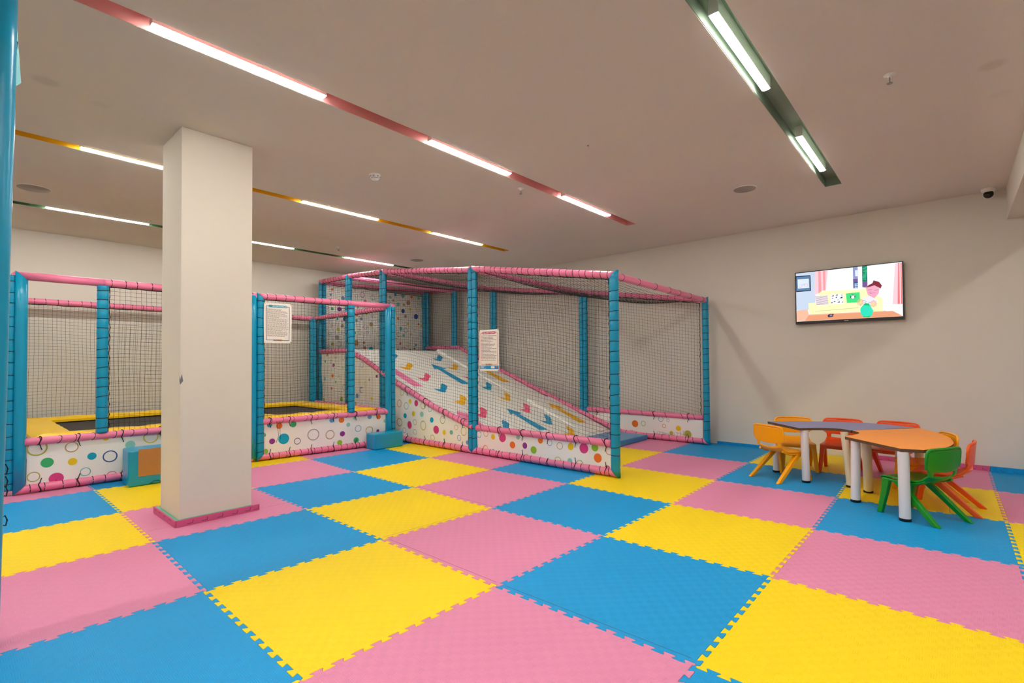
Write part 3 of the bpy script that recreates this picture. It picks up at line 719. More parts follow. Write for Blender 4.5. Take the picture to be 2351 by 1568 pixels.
# ramp profile
def ramp_z(y): return 1.37 if y > 1.62 else max(0.04, (y + 2.0) * .3753)
LR = [(-1.28, .325), (-.5, .545), (.34, .845), (1.2, 1.2), (1.64, 1.335), (2.6, 1.335)]     # left sloping rail, (y, z)
RRL = [(-1.98, .07), (-1.30, .31), (.70, 1.06), (1.64, 1.43), (2.66, 1.44)]
def interp(T, y): return np.interp(y, [t[0] for t in T], [t[1] for t in T])
# front posts
post((XF, ys[0]), .045, zf[0], CG, .047, .1, top=-dN * 1.0, bot=-dN * 1.0)
dd = Vector((0, 1, (zf[1] - zf[0]) / 2)).normalized()
for i in (1, 2, 3, 4):
    zz = zf[i]
    post((XF, ys[i] - .036), .045, zz, CG, .036, .1, top=dN, bot=dN)
    if i < 4: post((XF, ys[i] + .036), .045, zz, CG, .036, .1, top=-dN, bot=-dN)
    else: post((XF + .075, ys[i]), .045, zz, CG, .04, .1)
# rear posts
for i in range(5):
    if i == 0: post((XR, yr[0]), .045, zr[0], CG, .043, .1, top=-dN, bot=-dN); continue
    post((XR, yr[i] - .036), .045, zr[i], CG, .038, .1, top=dN)
    if i < 4: post((XR, yr[i] + .036), .045, zr[i], CG, .038, .1, top=-dN)
    else: post((XR - .075, yr[i]), .045, zr[i], CG, .036, .1)
# top rails, front and rear
for i in range(4):
    o0 = .036 if i else 0; o1 = -.036
    rail((XF, ys[i] + o0), (XF, ys[i + 1] + o1), zf[i], zf[i + 1], CG, r=.038, lace=.085, mit0=-1, mit1=-1, tilt=.2)
    rail((XR, yr[i] + o0), (XR, yr[i + 1] + o1), zr[i], zr[i + 1], CG, r=.036, lace=.11, mit0=-1, mit1=-1)
# cross rails
for i in range(5):
    if i == 3: rail((XF, ys[i]), (XR, yr[i]), zf[i] - .02, zr[i] - .03, CG, r=.04, plain=True)
    else: rail((XF, ys[i]), (XR, yr[i]), zf[i] - .004, zr[i] - .004, CG, r=.036, lace=.16 if i else .32, plain=False)
# floor rails
rail((XF, ys[0]), (XF, ys[1] - .036), .046, .046, CG, r=.04, lace=.105, mit0=1, mit1=1)
rail((XF, ys[1] + .036), (XF, ys[2] - .036), .046, .046, CG, r=.04, lace=.1, mit0=1, mit1=1)
rail((XF, ys[2] + .036), (XF, ys[4] - .036), .046, .046, CG, r=.04, lace=.1)
rail((XR, yr[0]), (XR, yr[1] - .036), .045, .045, CG, r=.038, lace=.11, mit0=1)
# waist rails of the first bay
rail((XF, ys[0] + .04), (XF, ys[1] - .07), .325, .325, CG, r=.037, lace=.15, tilt=.9)
rail((XR, yr[0] + .04), (XR, yr[1] - .07), .36, .375, CG, r=.036, lace=.2, tilt=.7)
# sloping rails
def polyrail(x, T, lace, r=.038):
    for (a, za), (b_, zb) in zip(T, T[1:]): padded('sloping_rail', (x, a, za), (x, b_, zb), r, 'vinyl_pink', CG, lace, tilt=.5)
polyrail(XF, LR, .1); polyrail(XR - .03, RRL, .14, .036)
padded('sloping_rail', (XR - .03, -2.35, .05), (XR - .03, -1.98, .07), .034, 'vinyl_pink', CG, .2)
# nets
wall_net((XF, ys[0] + .05), (XF, ys[1] - .08), c(.33), lambda u: zf[0] - .035 + (zf[1] - zf[0]) * u, CG, seed=11, bulge=-.03)
def zlow(i): return lambda u: interp(LR, ys[i] + .08 + (ys[i + 1] - ys[i] - .16) * u)
for i in (1, 2, 3):
    wall_net((XF, ys[i] + .08), (XF, ys[i + 1] - .08), zlow(i), (lambda i: lambda u: zf[i] - .035 + (zf[i + 1] - zf[i]) * u)(i), CG, seed=11 + i, bulge=-.03)
def zlr(i): return lambda u: np.maximum(.06, interp(RRL, yr[i] + (yr[i + 1] - yr[i]) * u)) if i else .06 + 0 * u
for i in range(4):
    wall_net((XR, yr[i] + .07), (XR, yr[i + 1] - .07), zlr(i), (lambda i: lambda u: zr[i] - .035 + (zr[i + 1] - zr[i]) * u)(i), CG, seed=21 + i, bulge=-.05, ch=.043, cv=.045)
wall_net((XF + .08, ys[4] - .03), (XR - .07, yr[4] - .03), c(1.36), c(2.53), CG, seed=31, bulge=.03)
for i in range(4):
    roof_net((XF, ys[i] + .04, zf[i] - .02), (XR, yr[i] + .04, zr[i] - .02), (XF, ys[i + 1] - .04, zf[i + 1] - .02), (XR, yr[i + 1] - .04, zr[i + 1] - .02), (.17, .15, .06, .06)[i], CG, seed=40 + i, c=.05)
# banners
DOTS_SLOPE = [(1, 'yellow', 0.001, 0.582, 0.034), (1, 'magenta', -0.153, 0.566, 0.044), (0, 'olive', -0.299, 0.539, 0.049), (0, 'teal', 0.088, 0.514, 0.051), (0, 'brown', 0.249, 0.542, 0.056), (1, 'yellow', -0.091, 0.417, 0.036), (1, 'mint', -0.275, 0.42, 0.037), (1, 'cyan', 0.114, 0.374, 0.036), (0, 'brown', -0.125, 0.3, 0.04), (1, 'cyan', -0.493, 0.358, 0.036), (1, 'magenta', 0.009, 0.252, 0.055), (0, 'gold', -0.307, 0.269, 0.066), (1, 'magenta', -0.577, 0.234, 0.054), (1, 'yellow', -0.741, 0.213, 0.033), (1, 'teal', -0.877, 0.225, 0.029), (0, 'olive', -0.7, 0.373, 0.053), (0, 'brown', -0.97, 0.296, 0.034), (0, 'blue', -1.028, 0.168, 0.038), (0, 'brown', -0.502, 0.121, 0.04), (0, 'blue', -0.114, 0.164, 0.038), (0, 'slate', 0.143, 0.165, 0.038), (1, 'blue', -1.186, 0.127, 0.026), (0, 'olive', 0.243, 0.273, 0.06), (0, 'gold', -1.118, 0.261, 0.057), (0, 'teal', -0.444, 0.506, 0.044), (0, 'olive', 0.191, 0.702, 0.047)]
DOTS_BAY = [(0, 'blue', -1.395, 0.249, 0.043), (0, 'brown', -1.513, 0.266, 0.037), (1, 'yellow', -1.63, 0.24, 0.032), (1, 'magenta', -1.785, 0.245, 0.052), (1, 'mint', -2.011, 0.27, 0.028), (1, 'orange', -1.932, 0.174, 0.04), (1, 'purple', -2.121, 0.187, 0.035), (1, 'lime', -2.246, 0.152, 0.041), (1, 'orange', -2.34, 0.265, 0.034), (0, 'blue', -2.474, 0.257, 0.036), (0, 'brown', -2.606, 0.235, 0.038), (1, 'yellow', -2.739, 0.241, 0.037), (1, 'magenta', -2.903, 0.242, 0.052), (1, 'lime', -3.031, 0.263, 0.039), (1, 'orange', -3.064, 0.162, 0.046), (1, 'mint', -2.735, 0.09, 0.032), (0, 'gold', -2.583, 0.078, 0.042), (0, 'olive', -2.858, 0.08, 0.039), (0, 'pink', -3.198, 0.249, 0.041), (1, 'pink', -3.18, 0.07, 0.037), (0, 'orange', -1.498, 0.086, 0.04), (1, 'teal', -1.632, 0.066, 0.029), (1, 'blue', -2.378, 0.059, 0.024), (0, 'brown', -2.149, 0.069, 0.027)]
A = (XF - .004, ys[1] - .08); banner(A, (XF - .004, ys[0] + .05), .07, .30, [(a, h, A[1] - s, z, r) for (a, h, s, z, r) in DOTS_BAY], CG, seed=6, both=True, side=-1, amp=.009)
A = (XF - .004, ys[2] - .08); banner(A, (XF - .004, ys[1] + .08), .07, .3, [(a, h, A[1] - s, z, r) for (a, h, s, z, r) in DOTS_SLOPE], CG, seed=7, side=-1, zf1=lambda s: interp(LR, ys[2] - .08 - s) - .03)
for (ya, yb, nd) in ((ys[3] - .08, ys[2] + .08, 14), (ys[4] - .08, ys[3] + .08, 22)):
    banner((XF, ya), (XF, yb), .07, .3, [], CG, seed=int(8 + nd), side=-1, auto=nd, zf1=(lambda ya: lambda s: interp(LR, ya - s) - .03)(ya))
A = (XF + .1, ys[4] + .035)
banner(A, (XR - .05, yr[4] + .03), 1.3, 2.54, [], CG, seed=77, auto=120, side=-1, amp=.006, name='back_banner')
banner((XR, yr[1] - .08), (XR, yr[0] + .05), .08, .33, [], CG, seed=12, auto=9, both=True, side=-1)
for (y, z) in [(ys[0] + .1 + .36 * k, zz) for k in range(6) for zz in (.325, .05)]:
    if y < ys[1] - .1: ties([((XF, y, z), (0, 1, 0), (-1, 0, 0))], .037, CG, drop=.05)
for y in (-1.1, -.75, -.35, .05, .42):
    ties([((XF, y, interp(LR, y)), (0, 1, .4), (-1, 0, 0)), ((XF, y, .05), (0, 1, 0), (-1, 0, 0))], .038, CG, drop=.045)
for y in (-3.0, -2.5, -1.95, -1.55): ties([((XR, y, .362), (0, 1, 0), (-1, 0, 0)), ((XR, y, .045), (0, 1, 0), (-1, 0, 0))], .037, CG, drop=.04)

# ------------------------------------------------------------------ ramp
RP = empty('climbing_ramp', (4.68, 0, 0), 0, 'white padded climbing ramp with coloured birds and arrows sloping down inside the cage', 'climbing ramp')
RX0, RX1 = 3.50, 5.845
prof = [(-1.84, .022), (-1.80, .075)] + [(y, (y + 2) * .3753) for y in np.linspace(-1.7, 1.45, 22)] + [(1.56, 1.335), (1.64, 1.352), (1.75, 1.357), (2.54, 1.357)]
b = MB(); nx = 14; v = []; f = []
for k in range(nx + 1):
    x = RX0 + (RX1 - RX0) * k / nx
    for (y, z) in prof: v.append((x - 4.68, y, z))
n = len(prof)
for k in range(nx):
    for q in range(n - 1): f.append((k * n + q, (k + 1) * n + q, (k + 1) * n + q + 1, k * n + q + 1))
b.add(v, f, 0, True)
for x, s in ((RX0, 1), (RX1, -1)):
    fv = [(x - 4.68, y, z) for (y, z) in prof]; lv = [(x - 4.68, y, max(z - .16, .0) if i > 0 else 0) for i, (y, z) in enumerate(prof)]
    b.add(fv + lv, [((i, i + 1, n + i + 1, n + i) if s > 0 else (i + 1, i, n + i, n + i + 1)) for i in range(n - 1)], 0)
lv = [(xx - 4.68, y, max(z - .16, .0)) for xx in (RX0, RX1) for (y, z) in prof]
b.add(lv, [(i, i + 1, n + i + 1, n + i) for i in range(n - 1)], 0)
b.add([(RX0 - 4.68, 2.54, 1.357), (RX1 - 4.68, 2.54, 1.357), (RX1 - 4.68, 2.54, 1.197), (RX0 - 4.68, 2.54, 1.197)], [(0, 1, 2, 3)], 0)
b.add([(RX0 - 4.68, -1.84, 0), (RX1 - 4.68, -1.84, 0), (RX1 - 4.68, -1.84, .022), (RX0 - 4.68, -1.84, .022)], [(0, 1, 2, 3)], 0)
# printed birds and arrows, a hair above the vinyl
SL = .3753
def decal(poly, m, h=.0022): b.add([(x - 4.68, y, (y + 2) * SL + h) for (x, y) in poly], [tuple(range(len(poly)))], m)
BIRD = [(-.18, .03), (-.15, -.012), (-.082, -.028), (-.02, .03), (.03, .09), (.08, .14), (.13, .178), (.15, .125), (.135, .05), (.08, .0), (.02, -.05), (-.03, -.10), (-.088, -.155), (-.145, -.13), (-.175, -.07)]
ci = {'y': 1, 'p': 2, 'b': 3, 'l': 4}
rs = np.random.RandomState(5)
for (x, y, k) in ((4.06, 1.27, 'b'), (4.05, .84, 'y'), (4.05, .39, 'p'), (4.04, -.02, 'b'), (4.04, -.44, 'y'), (4.04, -.86, 'p'), (4.05, -1.27, 'b'),
                  (5.0, 1.21, 'b'), (5.0, .79, 'y'), (4.99, .38, 'p'), (4.98, -.05, 'b'), (4.98, -.46, 'y'), (4.97, -.87, 'p'), (4.98, -1.27, 'b'), (5.0, -1.66, 'y')):
    # ragged outline as if brushed: small teeth along the wing side
    pts = []
    for i, p in enumerate(BIRD):
        pts.append((x + p[0] * .95, y + p[1] * .95))
        q = BIRD[(i + 1) % len(BIRD)]
        if i in (3, 4, 5, 8, 9, 10):
            for s in (.3, .7):
                o = .010 * (1 if s < .5 else -1); pts.append((x + .95 * (p[0] + (q[0] - p[0]) * s) + o, y + .95 * (p[1] + (q[1] - p[1]) * s)))
    decal(pts, ci[k])
ARROW = [(0, 0), (-.115, -.23), (-.045, -.22), (-.075, -.86), (.085, -.87), (.055, -.25), (.145, -.24)]
for (x, y, k, s) in ((4.6, .95, 'b', 1), (4.58, -.81, 'b', .8)): decal([(x + p[0], y + p[1] * s) for p in ARROW], ci[k])
WIDE = [(0, 0), (-.13, -.21), (-.07, -.2), (-.078, -.95), (.08, -.96), (.072, -.2), (.14, -.2)]
for (x, y, k, s, wd) in ((3.665, 1.04, 'l', 1.0, 1), (3.67, -.73, 'l', .8, 1)): decal([(x + p[0] * wd, y + p[1] * s) for p in WIDE], ci[k])
# raised edge pads on the wall side
def edge_pad(y0, y1, arrow=None):
    q = MB(); h0, h1 = .012, .045; x0, x1 = 5.22, 5.82
    pts = []
    for (y, h) in ((y0, h0), (y1, h1)):
        z = (y + 2) * SL; pts += [(x0 - 4.68, y, z + .001), (x1 - 4.68, y, z + .001), (x1 - 4.68, y, z + h), (x0 + .03 - 4.68, y, z + h)]
    q.add(pts, [(0, 1, 2, 3), (7, 6, 5, 4), (3, 2, 6, 7), (0, 3, 7, 4), (1, 5, 6, 2), (4, 5, 1, 0)], 0)
    if arrow:
        (ax, ay, s) = arrow; poly = [(ax + p[0] * 1.1, ay + p[1] * s) for p in ARROW]
        q.add([(x - 4.68, y, (y + 2) * SL + h0 + (h1 - h0) * (y - y0) / (y1 - y0) + .002) for (x, y) in poly], [tuple(range(7))], 1)
    q.build('edge_pad', ['ramp_white', 'bird_yellow'], RP)
edge_pad(-.63, 1.56, (5.5, .72, .8)); edge_pad(-1.78, -.66, (5.52, -.86, .76))
# dashed stitching down the ramp
q = b
for x in (4.32, 4.90, 5.20):
    y = -1.7
    while y < 1.5:
        q.add([(x - 4.68 - .002 + .03 * 0, y, (y + 2) * SL + .002), (x - 4.68 + .002, y, (y + 2) * SL + .002), (x - 4.68 + .002, y + .03, (y + 2.03) * SL + .002), (x - 4.68 - .002, y + .03, (y + 2.03) * SL + .002)], [(0, 1, 2, 3)], 3)
        y += .05
b.build('ramp_body', ['ramp_white', 'bird_yellow', 'bird_pink', 'bird_blue', 'lane_pink'], RP)
# landing mat
b = MB(); b.box(-1.15, 1.08, -.31, .27, 0, .075)
tag(b.build('landing_mat', 'vinyl_mat_blue', None, (4.71, -2.13, 0), bevel=.012, seg=3), 'thin glossy blue landing mat on the floor at the foot of the ramp', 'mat')

# ------------------------------------------------------------------ notices tied to the nets
def text_mesh(name, s, size, m, parent, loc, rot):
    cu = bpy.data.curves.new(name, 'FONT'); cu.body = s; cu.size = size; cu.align_x = 'CENTER'; cu.align_y = 'CENTER'; cu.offset = size * .02
    t = bpy.data.objects.new(name, cu); C.objects.link(t)
    me = bpy.data.meshes.new_from_object(t.evaluated_get(bpy.context.evaluated_depsgraph_get())); C.objects.unlink(t); bpy.data.objects.remove(t)
    me.materials.clear(); me.materials.append(MATS[m])
    o = bpy.data.objects.new(name, me); C.objects.link(o); o.parent = parent; o.location = loc; o.rotation_euler = rot
    return o
def notice(loc, rz, w, h, label, head, mfr, mhead, lines, tsize, foot=False, wav=.006, seed=0):
    """sheet in the local x-z plane, printed side facing local -y"""
    e = empty('rules_notice', loc, rz, label, 'notice', 'notices tied to the nets'); rs = np.random.RandomState(seed)
    def P(x, z, o=0.0): return (x, -wav * math.sin(z / h * 5 + 1) * (x / w * 1.6) - o + wav * .5 * math.sin(9 * x), z)
    b = MB(); nx, nz = 8, 14
    b.add([P(-w / 2 + w * i / nx, -h / 2 + h * k / nz) for i in range(nx + 1) for k in range(nz + 1)], [(i * (nz + 1) + k, (i + 1) * (nz + 1) + k, (i + 1) * (nz + 1) + k + 1, i * (nz + 1) + k + 1) for i in range(nx) for k in range(nz)], 0, True)
    def bar(x0, x1, z0, z1, m, o=.0012, n=10):
        v = []
        if (x1 - x0) > (z1 - z0):
            for i in range(n + 1): x = x0 + (x1 - x0) * i / n; v += [P(x, z0, o), P(x, z1, o)]
        else:
            for i in range(n + 1): z = z1 - (z1 - z0) * i / n; v += [P(x0, z, o), P(x1, z, o)]
        b.add(v, [(2 * i, 2 * i + 2, 2 * i + 3, 2 * i + 1) for i in range(n)], m)
    L, R, T, B_ = -w / 2 + .024, w / 2 - .024, h / 2 - .035, -h / 2 + (.075 if foot else .03); t = .0055
    bar(L, R, T - t, T, 1); bar(L, R, B_, B_ + t, 1); bar(L, L + t, B_, T, 1, .0014); bar(R - t, R, B_, T, 1, .0014)
    hw = w * .30; bar(-hw, hw, T - t / 2 - .014, T - t / 2 + .014, 2, .002)
    for s in (-1, 1):
        cxx = s * hw; v = [P(cxx, T - t / 2, .002)] + [P(cxx + s * .014 * math.cos(a), T - t / 2 + .014 * math.sin(a), .002) for a in np.linspace(-PI / 2, PI / 2, 9)]
        b.add(v, [(0, i, i + 1) for i in range(1, 9)], 2)
    # body text too fine to read: rows of word-long dashes
    z = T - .035; row = (T - B_ - .075) / lines
    for k in range(lines):
        x = L + .012; end = R - .012 - (rs.uniform(0, .35 * w) if rs.rand() < .45 else rs.uniform(0, .02))
        while x < end - .01:
            ww = min(rs.uniform(.012, .032), end - x); bar(x, x + ww, z - row * .42, z, 3, .0012, 2); x += ww + .005
        z -= row
    # row of coloured letters of the maker at the foot of the border
    cols = [4, 5, 6, 7, 4, 5, 6]
    for k in range(7):
        x = (k - 3) * .014 * w / .3; r = .0085 * w / .3; zc = B_ + t / 2
        ring = [P(x + r * math.cos(a), zc + r * 1.15 * math.sin(a), .0022) for a in np.linspace(0, 2 * PI, 15)[:-1]]; inn = [P(x + r * .45 * math.cos(a), zc + r * .55 * math.sin(a), .0022) for a in np.linspace(0, 2 * PI, 15)[:-1]]
        b.add(ring + inn, [(i, (i + 1) % 14, 14 + (i + 1) % 14, 14 + i) for i in range(14)], cols[k])
    if foot:
        bar(-w / 2 + .008, w / 2 - .008, -h / 2 + .022, -h / 2 + .064, 4, .0014)
        for k in range(4): bar(-w / 2 + .018, -w / 2 + .018 + rs.uniform(.06, .1), -h / 2 + .053 - k * .008, -h / 2 + .057 - k * .008, 0, .002, 2)
        bar(w * .1, w * .28, -h / 2 + .03, -h / 2 + .056, 0, .002, 2); bar(w * .36, w * .41, -h / 2 + .03, -h / 2 + .058, 7, .002, 2)
    o = b.build('sheet', ['paper', mfr, mhead, 'text_grey', 'sign_blue', 'dot_orange', 'dot_lime', 'sign_red'], e)
    o['label'] = 'printed sheet with border'
    text_mesh('heading', head, tsize, 'paper', e, (0, -.0035, T - t / 2 - .0005), (PI / 2, 0, 0))
    for (x, zz) in ((-w / 2 + .012, h / 2 - .012), (w / 2 - .012, h / 2 - .012), (-w / 2 + .012, -h / 2 + .012), (w / 2 - .012, -h / 2 + .012)):
        k = MB(); k.tube([(x, .012, zz), (x, -.006, zz), (x + (.012 if x > 0 else -.012), -.006, zz + (.01 if zz > 0 else -.01))], .0022, 5)
        k.build('cable_tie', 'cord', e)
notice((1.71, .222, 1.607), math.atan2(-.17, 1.74), .312, .47, 'white rules notice with teal heading tied to the trampoline net', 'TRAMBOLİN KURALLARI', 'sign_navy', 'sign_teal', 30, .0185, seed=1)
notice((3.405, -1.605, 1.27), -PI / 2, .325, .492, 'white rules notice with crimson heading and blue foot tied to the ramp cage net', 'KULLANIM TALİMATI', 'sign_red', 'sign_crimson', 18, .0215, foot=True, wav=.002, seed=2)

# ------------------------------------------------------------------ padded post close to the camera
e = empty('near_play_post', (-.727, -2.862, 0), 0, 'tall glossy blue padded post very close at the left edge of the photo', 'padded post')
padded('padding', (-.023, .026, 0), (.005, -.005, 2.72), .05, 'vinyl_blue', e, .1, plain=True, n=24)
for k in range(22):
    b = MB(); z = .12 + .118 * k; a0 = math.radians(25 + random.uniform(-8, 8))
    b.tube([(-.023 + .0103 * z + .0505 * math.cos(a), .026 - .0114 * z + .0505 * math.sin(a), z + .008 * math.sin(3 * a)) for a in np.linspace(a0, a0 + 2.4, 10)], .0026, 5); b.build('lacing', 'cord', e)
for k, z in enumerate((.62, .66, .71, .5)):
    b = MB(); b.tube([(x - .017, y + .019, h) for (x, y, h) in ((.044, .024, z), (.056, .028, z + .01), (.062, .022, z - .01), (.058, .02, z - .03), (.046, .02, z - .025))], .003, 5); b.build('loose_cord', 'cord', e)
# printed cover sheet that shows beside it

right = Vector((.665, -.747, 0)).normalized()
zs = np.concatenate([[-.11, -.08, -.068, -.06], np.linspace(-.04, .28, 12)]); b = MB(); v = []
def wid(z): return float(np.interp(z, [-.11, -.075, -.065, .02, .12, .2, .28], [.014, .03, .068, .060, .052, .045, .030]))
for z in zs:
    for k in range(5):
        p = right * (-.05 + (wid(z) + .05) * k / 4); v.append((p.x, p.y + .004 * math.sin(k), z))
b.add(v, [(i * 5 + k, i * 5 + k + 1, (i + 1) * 5 + k + 1, (i + 1) * 5 + k) for i in range(15) for k in range(4)], 0, True)
def sp(u, z, o=.002):
    p = right * u; return (p.x - fw0.x * o, p.y - fw0.y * o, z)
b.add([sp(-.05, -.058), sp(.044, -.055), sp(.046, .0), sp(.036, .012), sp(-.05, .01)], [(0, 1, 2, 3, 4)], 2)
for pts in (((.02, .07), (.045, .085), (.052, .12)), ((.02, .10), (.04, .12), (.046, .16)), ((.03, .15), (.043, .17), (.040, .21)), ((.02, .045), (.036, .06), (.05, .065)), ((.02, .2), (.034, .22), (.034, .26))):
    b.tube([sp(u, z, .004) for (u, z) in pts], .0022, 4, 1)
o = b.build('printed_cover', ['print_teal', 'print_ink', 'print_orange'], e, loc=(.027, .142, 2.4)); o['label'] = 'curled teal cover with blue ink drawing'

# ------------------------------------------------------------------ tables
def smooth_poly(pts, arcs):
    return pts
def round_corners(poly, rads):
    out = []
    n = len(poly)
    for i in range(n):
        p = Vector(poly[i]); a = Vector(poly[i - 1]); c_ = Vector(poly[(i + 1) % n]); r = rads[i]
        if r <= 0: out.append((p.x, p.y)); continue
        d1 = (a - p); d2 = (c_ - p); r1 = min(r, d1.length * .45); r2 = min(r, d2.length * .45); s = p + d1.normalized() * r1; e_ = p + d2.normalized() * r2
        for k in range(7):
            t = k / 6; q = s * (1 - t) ** 2 + p * 2 * t * (1 - t) + e_ * t * t; out.append((q.x, q.y))
    return out
def catmull(P, n=6):
    out = []
    for i in range(len(P) - 1):
        p0 = Vector(P[max(i - 1, 0)]); p1 = Vector(P[i]); p2 = Vector(P[i + 1]); p3 = Vector(P[min(i + 2, len(P) - 1)])
        for k in range(n):
            t = k / n; q = .5 * ((2 * p1) + (p2 - p0) * t + (2 * p0 - 5 * p1 + 4 * p2 - p3) * t * t + (3 * p1 - p0 - 3 * p2 + p3) * t ** 3); out.append((q.x, q.y))
    out.append(tuple(P[-1])); return out
def table(loc, poly, m, legs, label):
    e = empty('kids_table', loc, 0, label, 'table', 'low kindergarten tables')
    q = [(x - loc[0], y - loc[1]) for (x, y) in poly]; area = sum(q[i][0] * q[(i + 1) % len(q)][1] - q[(i + 1) % len(q)][0] * q[i][1] for i in range(len(q)))
    if area < 0: q = q[::-1]
    b = MB(); b.prism(q, .481, .503, 0, 1); b.build('tabletop', [m, 'table_edge'], e)
    for (x, y, tx, ty, r, lm) in legs:
        x -= loc[0]; y -= loc[1]; tx -= loc[0]; ty -= loc[1]
        b = MB(); b.tube([(x, y, .018), ((x + tx) / 2, (y + ty) / 2, .25), (tx, ty, .4805)], r, 24); o = b.build('leg', lm, e)
        b = MB(); b.lathe([(r * .9, .0006), (r + .002, .003), (r + .002, .02)], (x, y, 0), 24); b.build('foot_cap', 'rubber', o)
T2 = catmull([(3.56, -5.455), (3.98, -5.07)], 1) + catmull([(3.98, -5.07), (4.15, -5.115), (4.31, -5.128), (4.44, -5.06)], 5)[1:] + [(4.975, -5.49)] + catmull([(4.975, -5.49), (4.77, -5.605), (4.48, -5.695), (4.2, -5.726), (4.03, -5.726), (3.81, -5.685), (3.6, -5.575)], 5)[1:]
table((4.2, -5.4, 0), T2, 'table_orange', [(3.93, -5.14, 3.95, -5.145, .033, 'table_leg'), (3.59, -5.468, 3.598, -5.465, .034, 'table_leg'), (4.33, -5.18, 3.97 + .12, -5.20, .033, 'table_leg_cream'), (4.82, -5.50, 4.82, -5.50, .033, 'table_leg_cream')],
      'low orange topped table with curved edge and white round legs, in front')
T1 = [(4.695, -4.31), (4.32, -4.675)] + catmull([(4.32, -4.675), (4.43, -4.78), (4.49, -4.88), (4.50, -4.97), (4.433, -5.05)], 5)[1:] + [(4.99, -5.474)] + catmull([(4.99, -5.474), (5.10, -5.3), (5.145, -5.14), (5.12, -4.95), (5.04, -4.78), (4.90, -4.55), (4.695, -4.31)], 5)[1:-1]
table((4.75, -4.85, 0), T1, 'table_blue', [(4.69, -4.385, 4.69, -4.385, .03, 'table_leg'), (4.395, -4.705, 4.385, -4.70, .033, 'table_leg'), (4.44, -5.04, 4.452, -5.0, .03, 'table_leg_cream'), (4.885, -5.355, 4.885, -5.355, .03, 'table_leg')],
      'low lilac blue topped table with curved edge, behind and left of the orange one')

# ------------------------------------------------------------------ children's chairs
def sheet(name, rows, m, parent, thick=.013, holes=()):
    """rows of points -> solid rounded shell"""
    v = [p for r in rows for p in r]; nc = len(rows[0]); f = []
    for i in range(len(rows) - 1):
        for k in range(nc - 1):
            if (i, k) in holes: continue
            f.append((i * nc + k, i * nc + k + 1, (i + 1) * nc + k + 1, (i + 1) * nc + k))
    o = ob(name, v, f, m, parent, smooth=True)
    s = o.modifiers.new('solid', 'SOLIDIFY'); s.thickness = thick; s.offset = 0
    u = o.modifiers.new('sub', 'SUBSURF'); u.levels = 1; u.render_levels = 2
    return o
def chair_proto(name='kids_chair'):
    e = empty(name); nc = 11
    us = [-1, -.93, -.72, -.48, -.24, 0, .24, .48, .72, .93, 1]
    # seat pan running up into the lower back: (y, z, halfwidth, side lift, dish)
    prof = [(.160, .262, .135, .0), (.166, .280, .148, .0), (.150, .293, .155, .002), (.08, .290, .160, .004), (.0, .286, .160, .006), (-.07, .285, .156, .009), (-.115, .292, .150, .014), (-.145, .308, .145, .018), (-.161, .322, .142, .018), (-.170, .338, .140, .014)]
    rows = [[(u * w, y + (lift * 1.2 * u * u if z > .3 else 0), z + lift * u * u - (.004 * (1 - u * u) if z < .3 else 0)) for u in us] for (y, z, w, lift) in prof]
    sheet('seat', rows, 'chair_green', e, .014)
    # backrest: two stiles beside a smile-shaped slot, then the panel
    bp = [(-.170, .338, .140), (-.173, .362, .141), (-.175, .386, .143), (-.176, .394, .158), (-.178, .415, .166), (-.181, .460, .168), (-.184, .500, .167), (-.187, .530, .165), (-.188, .540, .158)]
    rows = []
    for (y, z, w) in bp:
        dz = -.016 if z < .42 else 0
        rows.append([(u * w, y + .022 * u * u, z + (.012 * u * u - .012) * (1 if z < .41 else 0) - (.010 * u * u if z > .52 else 0)) for u in us])
    holes = [(i, k) for i in (0, 1) for k in range(2, 8)]
    sheet('backrest', rows, 'chair_green', e, .015, holes)
    # rolled rim of the panel
    b = MB(); rim = []
    for (u, z, w) in [(-1, .402, .160), (-1, .43, .168), (-1, .47, .170), (-1, .515, .168), (-.96, .535, .166), (-.85, .545, .162), (-.5, .548, .16), (0, .549, .16), (.5, .548, .16), (.85, .545, .162), (.96, .535, .166), (1, .515, .168), (1, .47, .170), (1, .43, .168), (1, .402, .160)]:
        y = -.177 - (z - .4) * .08; rim.append((u * w, y + .022 * u * u, z))
    b.tube(rim, .0095, 8); b.build('back_rim', 'chair_green', e)
    for sx in (-1, 1):
        for (top, mid, foot) in (((sx * .132, .125, .275), (sx * .142, .14, .15), (sx * .155, .165, 0)), ((sx * .132, .055, .268), (sx * .146, -.065, .15), (sx * .163, -.215, 0))):
            b = MB(); v = []
            for (p, wx, wy) in ((top, .020, .026), (mid, .018, .021), (foot, .015, .018)):
                x, y, z = p; k_ = wy * (1.0 if foot[1] > 0 else 1.25)
                v += [(x - wx, y - k_, z), (x + wx, y - k_, z), (x + wx, y + k_, z), (x - wx, y + k_, z)]
            b.add(v, [(0, 3, 2, 1), (8, 9, 10, 11)] + [(i * 4 + k, i * 4 + (k + 1) % 4, (i + 1) * 4 + (k + 1) % 4, (i + 1) * 4 + k) for i in range(2) for k in range(4)][::1], 0)
            o = b.build('leg', 'chair_green', e, bevel=.006, seg=3)
        # rail under the seat side joining the legs
        b = MB(); b.tube([(sx * .142, .15, .268), (sx * .145, .05, .268), (sx * .14, -.06, .272), (sx * .132, -.13, .30)], .012, 8); b.build('side_rail', 'chair_green', e)
    return e
proto = chair_proto()
